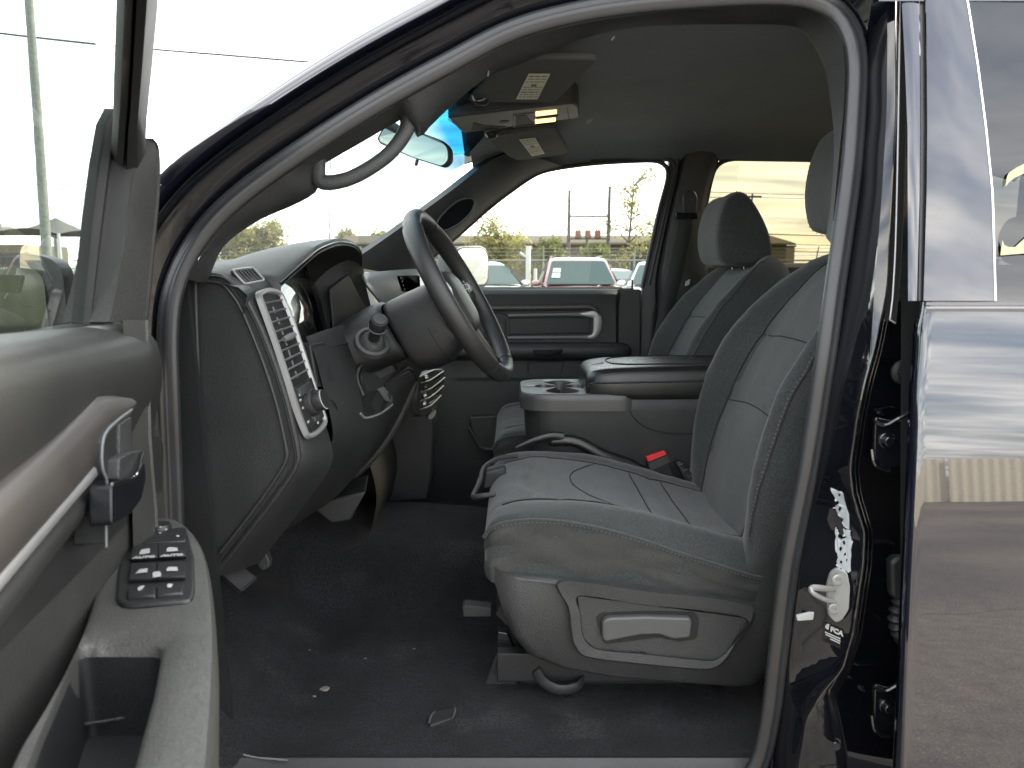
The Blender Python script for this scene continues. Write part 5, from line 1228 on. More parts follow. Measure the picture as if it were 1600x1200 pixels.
# far front pillar with its speaker
FP = empty('pillar_trim', (-.2, 2.55, 1.6), TRUCK)
L = [(540, 415, 2.44), (600, 374, 2.46), (660, 331, 2.47), (705, 298, 2.48), (745, 267, 2.49), (768, 250, 2.50), (800, 236, 2.50)]
Rr = [(640, 432, 2.60), (686, 392, 2.60), (722, 362, 2.605), (760, 328, 2.61), (800, 297, 2.61), (838, 272, 2.61), (880, 260, 2.61)]
rows = []
for a, b in zip(L, Rr):
    p = P(*a); q = P(*b)
    rows.append([p + V((-.03, .02, -.0)), p, p.lerp(q, .2) + V((.0, -.012, 0)), p.lerp(q, .5) + V((.0, -.020, 0)), p.lerp(q, .8) + V((0, -.014, 0)), q, q + V((0, .03, 0))])
MB().loft([cr([r[j] for r in rows], 30) for j in range(7)]).build('pillar_cover', 'trim_mid', FP, 60)
sg_ = roundpoly([P(x, y, 2.502) for x, y in [(681, 358), (684, 344), (700, 325), (720, 311), (738, 309), (743, 317), (736, 333), (718, 350), (697, 361)]], .02, 4)
MB().prism(sg_, (0, .03, 0)).build('speaker_grille', 'speaker', FP, 35, .004)
frame_tube('speaker_rim', cr([p + V((0, .003, 0)) for p in sg_], 60, True), .004, 'trim', FP)
# ------------------------------------------------------------------ windscreen
rows = []
for t in [i / 12 for i in range(13)]:
    rows.append([V((lerp(-.95 + .10 * abs(v) ** 2, -.085 + .02 * abs(v) ** 2, t) - .02 * math.sin(math.pi * t), 1.92 + v * lerp(.70, .60, t), lerp(1.30, 1.795, t) + .03 * math.sin(math.pi * t))) for v in [j / 8 - 1 for j in range(17)]])
MB().loft(rows).build('windscreen', 'glass_windshield', TRUCK, 80)
# ------------------------------------------------------------------ sun visors, overhead console, mirror
def rplane(px, py, a, b, c, o=0):
    n = (b - a).cross(c - a).normalized(); r = ray(px, py); q = V((0, 0, CZ))
    n = n if n.z < 0 else -n
    t = (a + n * o - q).dot(n) / r.dot(n); return q + r * t
def visor(cs, label_px, clip_px, lines, piv):
    v = empty('sun_visor', P(*cs[0]), TRUCK)
    pts = [P(*c) for c in cs]
    n = (pts[1] - pts[0]).cross(pts[-1] - pts[0]).normalized(); n = n if n.z < 0 else -n
    pl = [p - n * ((p - pts[0]).dot(n)) for p in pts]
    MB().prism(roundpoly(pl, .025, 5), n * -.014).build('visor_body', 'visor_cloth', v, 40, .006, 3)
    a, b, c = pl[0], pl[1], pl[-1]
    lab = [rplane(x, y, a, b, c, .001) for x, y in label_px]
    MB().prism(lab, n * .0004).build('warning_label', 'label_paper', v, 0)
    def L2(u, w_): return lab[0].lerp(lab[1], u).lerp(lab[3].lerp(lab[2], u), w_) + n * .0008
    rnd = random.Random(5)
    for k in range(lines):
        w0 = .06 + .9 * k / lines
        if k == lines // 2 - 1: 
            MB().prism([L2(.38, w0), L2(.62, w0), L2(.62, w0 + .09), L2(.38, w0 + .09)], n * .0003).build('label_symbol', 'label_ink', v, 0); continue
        u0 = .08
        while u0 < .9:
            u1 = min(.93, u0 + rnd.uniform(.08, .3))
            MB().prism([L2(u0, w0), L2(u1, w0), L2(u1, w0 + .035), L2(u0, w0 + .035)], n * .0003).build('label_text', 'label_ink_light' if k % 3 else 'label_ink', v, 0)
            u0 = u1 + .05
    c_ = rplane(*clip_px, a, b, c, .002)
    m = MB(); m.lathe(c_, n, [(-.004, .017), (.004, .016), (.008, .011), (.009, .0001)], 20); m.build('visor_mount', 'trim_dark', v, 40)
    MB().tube(cr([rplane(x, y, a, b, c, .006) for x, y in piv], 16), .0022, 8).build('visor_rod', 'dull_metal', v)
    return v
visor([(730, 160, 1.74), (868, 161, 1.74), (938, 68, 1.35), (790, 92, 1.35)], [(826, 115), (860, 115), (840, 155), (806, 155)], (752, 158), 9, [(738, 150), (741, 156), (750, 157), (758, 154)])
visor([(757, 214, 2.06), (868, 198, 2.06), (889, 238, 2.42), (884, 262, 2.46), (812, 266, 2.46), (795, 246, 2.38)], [(811, 218), (836, 215), (851, 240), (831, 244)], (768, 212), 8, [(758, 209), (763, 215), (772, 216), (777, 211)])
OC = empty('overhead_console', (.0, 1.92, 1.78), TRUCK)
oq = [P(699, 184, 1.80), P(800, 172, 1.80), P(896, 161, 1.80), P(903, 166, 1.83), P(905, 182, 2.01), P(900, 186, 2.03), P(800, 198, 2.03), P(730, 208, 2.03), P(718, 204, 2.0)]
MB().prism(roundpoly(oq, .012), (0, 0, .05)).build('console_shell', 'trim_mid', OC, 40, .005, 3)
A3 = (oq[0], oq[2], oq[5])
def oo(x, y, o=.001): return rplane(x, y, *A3, o)
MB().prism([oo(x, y, .002) for x, y in [(736, 204), (740, 192), (758, 197), (790, 198), (782, 202)]], (0, 0, .002)).build('bin_shadow_gap', 'black_matte', OC, 0)
MB().prism([oo(x, y, .002) for x, y in [(780, 191), (786, 188.5), (795, 188.8), (794, 191.5), (786, 193)]], (0, 0, .002)).build('bin_latch', 'black_matte', OC, 0)
MB().prism([oo(x, y, .002) for x, y in [(806, 182), (822, 180), (834, 193), (806, 197)]], (0, 0, .002)).build('display_glass', 'black_matte', OC, 0)
frame_tube('display_rim', [oo(x, y, .003) for x, y in [(803, 180), (834, 177), (836, 195), (803, 199)]], .0015, 'lever_grey', OC)
MB().prism(roundpoly([oo(x, y, .004) for x, y in [(837, 176), (870, 172.5), (870, 178), (837, 182)]], .003), (0, 0, .004)).build('map_lamp', 'lamp_on', OC, 30, .001, label='lit amber map lamp nearer the driver')
MB().prism(roundpoly([oo(x, y, .004) for x, y in [(836, 188), (868, 185), (868, 190), (836, 193.5)]], .003), (0, 0, .004)).build('map_lamp', 'lamp_on', OC, 30, .001, label='lit amber map lamp nearer the passenger')
MB().prism([oo(x, y, .003) for x, y in [(838, 184), (872, 180.5), (872, 183), (838, 186.5)]], (0, 0, .003)).build('lamp_switch', 'black_matte', OC, 0)
MB().tube([oo(886, 168, .002), oo(889, 186, .002)], .001, 6).build('console_seam', 'black_matte', OC)
MB().tube([oo(700, 186, .002), oo(728, 207, .002)], .0012, 6).build('console_edge', 'lever_grey', OC)
MB().prism([P(x, y, 1.95) for x, y in [(915, 190), (926, 184), (927, 187), (917, 194)]], (0, .006, 0)).build('ceiling_hook', 'lever_grey', OC, 0)
RM = empty('rear_view_mirror', P(650, 230, 1.88), TRUCK)
mq = roundpoly([P(x, y, Y) for x, y, Y in [(588, 216, 1.93), (598, 197, 1.93), (640, 200, 1.90), (690, 219, 1.87), (703, 231, 1.865), (704, 252, 1.865), (694, 262, 1.87), (640, 245, 1.90), (592, 224, 1.93)]], .012)
mn = (mq[10] - mq[0]).cross(mq[30] - mq[0]).normalized(); mn = mn if mn.y < 0 else -mn
MB().prism(mq, mn * -.022).build('mirror_shell', 'trim_dark', RM, 40, .005, 3)
mc = sum(mq, V()) / len(mq)
MB().prism([mc + (p - mc) * .93 + mn * .0012 for p in mq], mn * -.0006).build('mirror_glass', 'mirror_mid', RM, 0)
MB().tube([P(652, 250, 1.89), P(650, 258, 1.885)], .004, 8).build('mirror_tab', 'trim_dark', RM)
MB().tube(cr([mc - mn * .02, mc + V((-.03, .02, .03)), mc + V((-.10, .02, .075))], 8), .012, 10).build('mirror_stem', 'trim_dark', RM)
# ------------------------------------------------------------------ far side: pillar, header, window surrounds
FS = empty('far_side_trim', (.5, 2.6, 1.3), TRUCK)
lw = [(640, 432), (686, 392), (722, 362), (760, 328), (800, 297), (838, 272), (870, 263), (930, 255), (1000, 251), (1028, 252), (1042, 262), (1043, 280), (1030, 330), (1012, 410), (1003, 450)]
rw = [(1103, 412), (1098, 380), (1099, 345), (1108, 295), (1116, 266), (1128, 253), (1150, 248), (1300, 247), (1450, 247)]
hd = []
for x, y in [(800, 297), (838, 272), (870, 263), (930, 255), (1000, 251), (1040, 251), (1080, 249), (1128, 249), (1150, 248), (1300, 247), (1500, 247)]:
    p = P(x, y, 2.625)
    hd.append([V((p.x, 2.56, 1.818)), V((p.x, 2.585, max(1.80, p.z + .012))), V((p.x, 2.612, p.z + .008)), p, p + V((0, .03, .0))])
MB().loft([cr(r, 10) for r in hd]).build('window_header', 'headliner', FS, 60)
pl_ = [(1001, 660), (1001, 560), (1003, 470), (1005, 440), (1018, 385), (1032, 325), (1043, 278), (1046, 250), (1050, 235)]
pr_ = [(1118, 660), (1116, 560), (1112, 470), (1104, 415), (1098, 378), (1099, 340), (1109, 290), (1120, 255), (1128, 235)]
rows = []
for a, b in zip(pl_, pr_):
    p = P(*a, 2.62); q = P(*b, 2.62)
    rows.append([p + V((0, .03, 0)), p, p.lerp(q, .10) + V((0, -.012, 0)), p.lerp(q, .18) + V((0, -.013, 0)), p.lerp(q, .22) + V((0, -.004, 0)), p.lerp(q, .28) + V((0, -.030, 0)), p.lerp(q, .55) + V((0, -.044, 0)), p.lerp(q, .85) + V((0, -.032, 0)), q + V((0, -.01, 0)), q + V((0, .03, 0))])
MB().loft([cr([r[j] for r in rows], 30) for j in range(10)]).build('middle_pillar_trim', 'trim', FS, 45)
frame_seal = cr([P(x, y, 2.618) for x, y in lw], 80)
MB().tube(frame_seal, .008, 8).build('window_seal', 'rubber', FS)
MB().tube(cr([p + V((.022, -.006, .012)) for p in frame_seal[40:]], 50), .0075, 8).build('door_seal', 'rubber', FS)
MB().tube(cr([P(x, y, 2.616) for x, y in rw], 60), .008, 8).build('window_seal', 'rubber', FS)
# seat belt on the pillar
SB = empty('seat_belt', P(1070, 330, 2.56), TRUCK)
m = MB(); m.prism(roundpoly([P(x, y, 2.565) for x, y in [(1066, 305), (1074, 297), (1084, 299), (1089, 310), (1086, 335), (1066, 335)]], .012), (0, -.018, 0)); m.build('belt_guide', 'trim_dark', SB, 35, .005)
MB().prism(roundpoly([P(x, y, 2.545) for x, y in [(1055, 332), (1090, 334), (1090, 342), (1056, 343)]], .006), (0, -.010, 0)).build('guide_bar', 'black_gloss', SB, 35, .003)
wb = cr([P(1073, 340, 2.54), P(1066, 380, 2.54), P(1056, 425, 2.53), P(1042, 480, 2.52), P(1030, 540, 2.51)], 20)
MB().sweep(wb, [(-.024, 0), (0, .001), (.024, 0)], (0, -1, 0)).build('belt_webbing', 'belt', SB, 60, solid=.002)
MB().prism([P(x, y, 2.53) for x, y in [(1071, 440), (1078, 436), (1076, 445), (1070, 447)]], (0, -.006, 0)).build('belt_stop', 'white_print', SB, 0)
# ------------------------------------------------------------------ passenger door
PDR = empty('front_door', (.3, 2.65, .6), TRUCK, label='shut passenger door with black insert, metallic surround and armrest')
YP = 2.60
rows = []
for x in (560, 640, 700, 760, 850, 930, 962, 970, 990):
    b = .0 if x < 965 else .02
    rows.append([P(x, 449, YP + .05), P(x, 450.5, YP + .018), P(x, 453, YP + .004 + b), P(x, 460, YP - .008 + b), P(x, 474, YP - .002 + b), P(x, 480, YP + b), P(x, 530, YP + .004 + b), P(x, 590, YP - .004 + b), P(x, 596, YP - .018 + b), P(x, 640, YP - .020 + b), P(x, 740, YP - .010 + b), P(x, 860, YP + b)])
MB().loft(rows).build('inner_panel', 'trim', PDR, 40)
panel('panel_rear_edge', [(966, 452), (1001, 452), (1001, 640), (966, 640)], YP + .012, .02, 'trim', PDR, .004)
panel('lock_rod', [(987, 437), (989, 437), (989.5, 452), (986.5, 452)], YP + .01, .008, 'black_matte', PDR, .001)
panel('belt_strip', [(640, 448.5), (972, 448.5), (972, 451.5), (640, 451.5)], YP + .02, .01, 'lever_grey', PDR, .001)
tp_ = cr([P(x, y, YP - .012) for x, y in [(700, 482), (800, 481), (900, 480), (922, 480), (932, 484), (936, 492)]], 40)
rows = [[p + V((0, dn, dz)) for dz, dn in ((.012, .016), (.010, 0), (.004, -.006), (-.004, -.006), (-.010, 0), (-.012, .014))] for p in tp_]
MB().loft([cr(r, 12) for r in rows], cap1=True).build('spear_trim', 'taupe', PDR, 60)
ch = cr([P(x, y, YP - .014) for x, y in [(794, 493), (850, 492), (920, 491), (930, 492), (934, 498), (933, 515), (928, 525), (918, 527), (850, 527.5), (793, 528)]], 70)
rows = []
for i, p in enumerate(ch):
    k = 1 + 2.6 * math.exp(-((i - 33) / 6) ** 2)
    tng = (ch[min(i + 1, 69)] - ch[max(i - 1, 0)]).normalized(); sd = tng.cross(V((0, -1, 0)))
    rows.append([p + sd * (a * k) + V((0, b, 0)) for a, b in ((-.0045, .010), (-.0040, .0), (0, -.003), (.0040, 0), (.0045, .010))])
MB().loft(rows).build('metal_surround', 'silver', PDR, 50)
panel('black_insert', [(796, 497), (922, 496), (922, 521), (796, 523)], YP - .008, .02, 'trim_dark', PDR, .003, .006)
panel('release_cup', [(758, 486), (788, 490), (798, 497), (798, 527), (790, 530), (756, 530)], YP - .006, .012, 'trim_dark', PDR, .004, .01)
panel('release_lever', [(768, 500), (790, 499), (790, 522), (766, 524)], YP - .014, .02, 'trim_dark', PDR, .004, .006)
rows = []
for x, k in ((700, 1), (790, 1), (870, 1), (950, 1), (972, .9), (981, .6), (985, .15)):
    t0 = P(x, 535, YP).z; b0_ = P(x, 562, YP).z; mid = (t0 + b0_) / 2
    rows.append([V((P(x, 548, YP).x, YP - d * (.4 + .6 * k) + .02, mid + (z - mid) * (.3 + .7 * k))) for z, d in ((t0 - .002, .0), (t0 + .002, .03), (t0, .062), (t0 - .010, .076), (mid, .080), (b0_ + .01, .070), (b0_, .04), (b0_ - .004, .0))])
MB().loft([cr(r, 20) for r in rows], cap1=True).build('armrest', 'trim', PDR, 60)
MB().prism(roundpoly([P(x, y, 2.516) for x, y in [(832, 547), (880, 546), (876, 553), (836, 554)]], .004), (0, .01, 0)).build('armrest_switch', 'black_gloss', PDR, 35, .002)
frame_tube('pocket_seam', roundpoly([P(x, y, YP - .0025) for x, y in [(826, 587), (824, 566), (882, 564), (876, 585), (866, 588)]], .012), .0015, 'black_matte', PDR)
pk = [(733, 652), (800, 648), (812, 704), (754, 704), (736, 670)]
panel('map_pocket', pk, YP - .06, .05, 'trim', PDR, .006, .01)
MB().tube(cr([P(x, y, YP - .062) for x, y in [(732, 668), (742, 684), (754, 701), (815, 701)]], 20), .006, 8).build('pocket_lip', 'trim_mid', PDR)
# far glazing and the far rear door
MB().loft([[P(x, y, YY) for x in (560, 700, 850, 960, 1060)] for y, YY in ((240, 2.66), (350, 2.69), (455, 2.71))]).build('window_glass', 'glass_clear', PDR, 60)
RD2 = empty('rear_door', (1.0, 2.65, .6), TRUCK, label='shut rear passenger door with smoked glass')
MB().loft([[P(x, y, YY) for x in (1080, 1200, 1350, 1520)] for y, YY in ((235, 2.66), (330, 2.68), (430, 2.70))]).build('window_glass', 'glass_privacy', RD2, 60)
MB().loft([[P(x, y, YY) for x in (1060, 1200, 1350, 1560)] for y, YY in ((411, 2.68), (412, 2.64), (418, 2.62), (500, 2.62), (860, 2.64))]).build('inner_panel', 'trim', RD2, 40)
# near rear door inner trim (closes the cab on this side)
MB().loft([[V((x, YOUT(z) + .10, z)) for x in (.58, 1.1, 1.75)] for z in (.5, .9, 1.36)]).build('inner_panel', 'trim_dark', RD, 60)
MB().loft([[V((x, YOUT(1.80) + o, z)) for x in (.52, 1.1, 1.75)] for o, z in ((-.004, 1.78), (.0, 1.83), (.05, 1.87))]).build('window_header', 'paint', RD, 60)
# far outer skin so that the cab is closed
MB().loft([[V((x, 2.86 - d, z)) for x in (-1.0, -.3, .5, 1.75)] for z, d in ((.3, .02), (.7, .0), (1.1, .03), (1.33, .10), (1.335, .16))]).build('far_outer_skin', 'paint', BODY, 50)
MB().loft([[V((x, Y, z)) for Y in (1.0, 1.92, 2.84)] for x, z in ((-.93, 1.29), (-1.2, 1.24), (-1.9, 1.20), (-2.25, 1.1), (-2.3, .7))]).build('hood_panel', 'paint', BODY, 60)
MB().loft([[V((x, 1.0, z)) for x in (-2.3, -1.5, -.72)] for z in (.45, .8, 1.1, 1.22)]).build('fender', 'paint', BODY, 50)
MB().loft([[V((x, Y, .46)) for x in (-2.2, 0, 1.76)] for Y in (1.0, 2.84)]).build('underbody', 'black_matte', BODY, 0)
# cargo bed behind
MB().loft([[V((x, Y, z)) for x in (1.82, 3.6)] for Y, z in ((1.0, .45), (.97, .9), (1.0, 1.36), (1.06, 1.37))]).build('bed_side', 'paint', BODY, 50)
MB().loft([[V((x, Y, z)) for x in (1.82, 3.6)] for Y, z in ((2.86, .45), (2.88, .9), (2.86, 1.36), (2.8, 1.37))]).build('bed_side', 'paint', BODY, 50)
for wx in (-1.55, 2.75):
    for wy in (1.12, 2.74):
        W = empty('wheel', (wx, wy, 0), TRUCK)
        m = MB(); m.lathe((wx, wy - .13, .40), (0, 1, 0), [(0, .24), (.01, .36), (.04, .40), (.22, .40), (.25, .36), (.26, .24)], 40); m.build('tyre', 'rubber', W, 50)
        m = MB(); m.lathe((wx, wy - .13, .40), (0, 1, 0), [(.0, .24), (.02, .23), (.06, .16), (.03, .06), (.02, .0001)], 30); m.build('rim', 'silver', W, 50)
# passenger side mirror outside
PM = empty('side_mirror', (-.15, 2.95, 1.4), TRUCK)
hq = [(705, 392), (716, 384), (750, 383), (761, 390), (764, 410), (763, 440), (757, 449), (715, 451), (703, 446)]
hr = [P(x, y, 2.93 + (x - 705) / 59 * .20) for x, y in hq]
hc = sum(hr, V()) / len(hr)
hr = roundpoly(hr, .03, 4); hn = V((.8, -.6, .03)).normalized()
MB().loft([[hc + (p - hc) * k - hn * d for p in hr] for k, d in ((.96, -.004), (1.0, .0), (1.0, .03), (.9, .08), (.6, .12), (.1, .13))], cu=True, cap0=True).build('mirror_housing', 'trim', PM, 50)
MB().prism([hc + (p - hc) * .92 + hn * .005 for p in hr], hn * .001).build('mirror_seal', 'black_matte', PM, 0)
MB().prism([hc + (p - hc) * .86 + hn * .007 for p in hr], hn * .001).build('mirror_glass', 'mirror', PM, 0)
MB().tube([P(720, 448, 2.9), P(700, 455, 2.75)], .03, 10).build('mirror_arm', 'trim_dark', PM)
# dirt and bits lying on the carpet
def crumb(px, py, r, label, seed):
    rnd = random.Random(seed); c = PZ(px, py, FZ + .004)
    pts = [c + V((r * rnd.uniform(.6, 1) * math.cos(a) * 1.4, r * rnd.uniform(.6, 1) * math.sin(a), 0)) for a in [2 * math.pi * k / 9 for k in range(9)]]
    m = MB(); m.loft([pts, [c + (p - c) * .8 + V((0, 0, r * .4)) for p in pts]], cu=True, cap0=True, cap1=True)
    tag(m.build('crumb', 'dirt', None, 60), label, 'crumb', 'crumbs on the carpet')
crumb(508, 1077, .009, 'largest pale crumb on the black floor carpet', 1)
crumb(491, 1088, .0035, 'tiny pale crumb beside the largest crumb on the carpet', 2)
crumb(571, 1029, .003, 'small white crumb in the middle of the floor carpet', 3)
crumb(484, 1016, .003, 'faint pale crumb nearest the parking brake pedal on the carpet', 4)
crumb(647, 1014, .003, 'small white crumb nearest the seat on the carpet', 5)
FH = empty('mat_hook', PZ(690, 1118, FZ), TRUCK)
MB().prism([PZ(x, y, FZ + .006) for x, y in [(668, 1122), (676, 1112), (706, 1106), (712, 1108), (706, 1122), (672, 1134)]], (0, 0, -.008)).build('hook_base', 'trim_dark', FH, 35, .002)
MB().tube(cr([PZ(670, 1130, FZ + .006), PZ(674, 1118, FZ + .018), PZ(680, 1112, FZ + .020)], 8), .0022, 8).build('hook_prong', 'trim_mid', FH)
MB().tube(cr([PZ(707, 1122, FZ + .006), PZ(711, 1112, FZ + .016), PZ(711, 1106, FZ + .020)], 8), .0022, 8).build('hook_prong', 'trim_mid', FH)
# ================================================================== the lot outside
mat('asphalt', (.21, .188, .160), .9, var=.25, bump=('noise', 60, .8, .02), speck=(45, .58, (.34, .31, .27)))
def crack(m):
    t = m.node_tree; b = t.nodes['Principled BSDF']; src = b.inputs['Base Color'].links[0].from_socket
    tcn = N(t, 'ShaderNodeTexCoord'); nz = N(t, 'ShaderNodeTexNoise'); nz.inputs['Scale'].default_value = .5; nz.inputs['Detail'].default_value = 6; t.links.new(tcn.outputs['Object'], nz.inputs['Vector'])
    va = N(t, 'ShaderNodeVectorMath', operation='ADD'); t.links.new(tcn.outputs['Object'], va.inputs[0]); t.links.new(nz.outputs['Color'], va.inputs[1])
    vo = N(t, 'ShaderNodeTexVoronoi'); vo.feature = 'DISTANCE_TO_EDGE'; vo.inputs['Scale'].default_value = .33; t.links.new(va.outputs[0], vo.inputs['Vector'])
    k = M_(t, 'LESS_THAN', vo.outputs['Distance'], .0028)
    x = N(t, 'ShaderNodeMixRGB'); t.links.new(M_(t, 'MULTIPLY', k, .75), x.inputs[0]); t.links.new(src, x.inputs[1]); x.inputs[2].default_value = (.03, .028, .026, 1)
    n2 = N(t, 'ShaderNodeTexNoise'); n2.inputs['Scale'].default_value = .22; n2.inputs['Detail'].default_value = 5; t.links.new(tcn.outputs['Object'], n2.inputs['Vector'])
    r = N(t, 'ShaderNodeValToRGB'); r.color_ramp.elements[0].position = .38; r.color_ramp.elements[1].position = .62; r.color_ramp.elements[0].color = (.62, .62, .64, 1); r.color_ramp.elements[1].color = (1.25, 1.2, 1.12, 1); t.links.new(n2.outputs[0], r.inputs[0])
    y = N(t, 'ShaderNodeMixRGB', blend_type='MULTIPLY'); y.inputs[0].default_value = 1; t.links.new(x.outputs[0], y.inputs[1]); t.links.new(r.outputs[0], y.inputs[2]); t.links.new(y.outputs[0], b.inputs['Base Color'])
crack(MT['asphalt'])
def leaf(name, col):
    m = bpy.data.materials.new(name); m.use_nodes = True; t = m.node_tree; t.nodes.clear()
    o = N(t, 'ShaderNodeOutputMaterial'); a = N(t, 'ShaderNodeBsdfDiffuse'); b = N(t, 'ShaderNodeBsdfTranslucent'); x = N(t, 'ShaderNodeMixShader'); x.inputs[0].default_value = .55
    tcn = N(t, 'ShaderNodeTexCoord'); n = N(t, 'ShaderNodeTexNoise'); n.inputs['Scale'].default_value = 1.6; t.links.new(tcn.outputs['Object'], n.inputs['Vector'])
    r = N(t, 'ShaderNodeValToRGB'); r.color_ramp.elements[0].position = .35; r.color_ramp.elements[1].position = .65
    r.color_ramp.elements[0].color = (*[c * .6 for c in col], 1); r.color_ramp.elements[1].color = (*[c * 1.35 for c in col], 1); t.links.new(n.outputs[0], r.inputs[0])
    t.links.new(r.outputs[0], a.inputs[0]); t.links.new(r.outputs[0], b.inputs[0]); t.links.new(a.outputs[0], x.inputs[1]); t.links.new(b.outputs[0], x.inputs[2]); t.links.new(x.outputs[0], o.inputs[0]); MT[name] = m
leaf('leaf_dry', (.27, .25, .10)); leaf('leaf_green', (.17, .185, .07))
mat('bark', (.09, .075, .06), .9, var=.3, bump=('noise', 20, .6, .02))
mat('fence_metal', (.20, .20, .19), .6, .2)
mat('beige_wall', (.105, .092, .066), .85, var=.2)
mat('block_wall', (.20, .17, .13), .9, var=.15)
mat('roof_metal', (.095, .082, .060), 1, 0, .1, var=.1)
mat('car_red', (.26, .10, .105), .25, .2, coat=1)
mat('car_white', (.60, .60, .58), .3, coat=1)
mat('car_glass', (.022, .045, .042), .10, 0, .25)
mat('rust_can', (.15, .062, .036), .7, var=.2)
mat('pole_grey', (.16, .17, .15), .8, var=.2)
mat('canvas', (.085, .085, .078), .9, var=.1)
mat('wire', (.04, .04, .04), .7)
mat('fence_sheet', (.74, .68, .55), .6, var=.10)
mat('plate_paper', (.40, .41, .39), .6)
g = MB().loft([[V((x, y, 0)) for x in (-900, -300, -60, 0, 60, 300, 900)] for y in (-900, -300, -60, 0, 60, 300, 900)]).build('ground', 'asphalt', None, 0)
tag(g, 'grey worn asphalt of the parking lot', None, None, 'structure')
# --- trees
def tree(px, py_base, Y, h, spread, leafm, label, seed, dens=1.0, trunk_r=.14, n=900, ls=.22, cluster=None):
    rnd = random.Random(seed); x0 = (px - 800) / F * Y
    base = V((x0, Y, 0)); t = empty('tree', base, None, label, 'tree', 'trees beyond the lot')
    m = MB(); tops = []
    main = cr([base, base + V((rnd.uniform(-.2, .2), 0, h * .35)), base + V((rnd.uniform(-.4, .4), rnd.uniform(-.3, .3), h * .75)), base + V((rnd.uniform(-.5, .5), 0, h * .97))], 12)
    m.tube(main, [trunk_r * (1 - .85 * i / 11) for i in range(12)], 8)
    for k in range(16):
        i = 3 + k % 8; p = main[i]; a = rnd.uniform(0, 6.28); ln = spread * rnd.uniform(.5, .95) * (1 - .25 * i / 11)
        e = p + V((math.cos(a) * ln, math.sin(a) * ln * .6, ln * rnd.uniform(.25, .8)))
        mid = p.lerp(e, .5) + V((0, 0, ln * .12))
        m.tube(cr([p, mid, e], 6), [trunk_r * .4 * (1 - .15 * q) for q in range(6)], 5); tops += [e, mid, p.lerp(e, .75)]
    tops += main[6:]
    m.build('trunk', 'bark', t, 60)
    vs = []; fs = []
    n = int(n * 2.6); ls *= .62
    for k in range(n):
        c = rnd.choice(tops) + V((rnd.gauss(0, spread * .15), rnd.gauss(0, spread * .15), rnd.gauss(0, spread * .13)))
        if c.z < h * .15: continue
        s = ls * rnd.uniform(.5, 1.2); u = V((rnd.gauss(0, 1), rnd.gauss(0, 1), rnd.gauss(0, 1))).normalized(); v = u.cross(V((rnd.gauss(0, 1), rnd.gauss(0, 1), rnd.gauss(0, 1)))).normalized()
        o = len(vs); vs += [c - u * s, c + v * s * .5, c + u * s, c - v * s * .5]; fs.append((o, o + 1, o + 2, o + 3))
    mesh('crown', vs, fs, leafm, t, 0)
    return t
tree(982, 400, 40, 6.6, 1.55, 'leaf_dry', 'sparse yellowing tree behind the right-hand transformer pole', 3, n=620, ls=.15, trunk_r=.12)
tree(1016, 400, 44, 4.8, 1.3, 'leaf_dry', 'pale low tree at the window edge right of the sparse tree', 14, n=350, ls=.16)
tree(846, 420, 34, 2.75, 1.1, 'leaf_green', 'round low bush-like tree left of the transformer rack', 5, n=700, ls=.16)
tree(772, 420, 36, 3.3, 1.9, 'leaf_dry', 'broad olive tree just behind the side mirror', 8, n=1300, ls=.16)
tree(925, 420, 36, 2.5, 1.0, 'leaf_green', 'small green tree under the three transformers', 9, n=500, ls=.16)
tree(405, 400, 46, 3.9, 2.1, 'leaf_dry', 'wide tree seen through the windscreen left of the instrument hood', 21, n=2200, ls=.24)
tree(370, 400, 50, 3.4, 1.9, 'leaf_dry', 'lower tree seen at the left corner of the windscreen', 22, n=1400, ls=.24)
tree(560, 400, 52, 3.7, 1.7, 'leaf_green', 'bushy green tree seen just right of the instrument hood', 23, n=1700, ls=.24)
tree(602, 400, 54, 4.0, 1.7, 'leaf_green', 'bushy green tree seen left of the steering wheel rim', 24, n=1700, ls=.24)
# --- long low building and block wall behind the fence
B = empty('long_shed', ((870 - 800) / F * 48, 48, 0), None, 'long low tan shed behind the chain link fence', 'shed')
MB().box(V((3.0, 48, 1.5)), (26, 8, 3.0)).build('wall', 'beige_wall', B, 0)
rows = [[V((x, y, z)) for x in (-10.4, -4, 3, 9, 16.4)] for y, z in ((43.6, 2.98), (44.2, 3.1), (48, 3.65), (52.4, 3.0))]
MB().loft(rows).build('roof', 'roof_metal', B, 40, solid=.08)
for x in (-1.5, 4.0, 7.6, 11.2): MB().box(V((x, 43.97, 1.9)), (1.3, .06, .7)).build('window', 'car_glass', B, 0)
B2 = empty('block_building', (21.6, 60, 0), None, 'small tan flat-roofed building seen through the smoked rear window', 'building')
MB().box(V((21.4, 62, 1.7)), (2.2, 4, 3.4)).build('wall', 'block_wall', B2, 0)
MB().box(V((21.4, 62, 3.44)), (2.4, 4.2, .1)).build('roof', 'roof_metal', B2, 0)
MB().box(V((21.0, 59.97, 1.2)), (.7, .05, 1.6)).build('door', 'roof_metal', B2, 0)
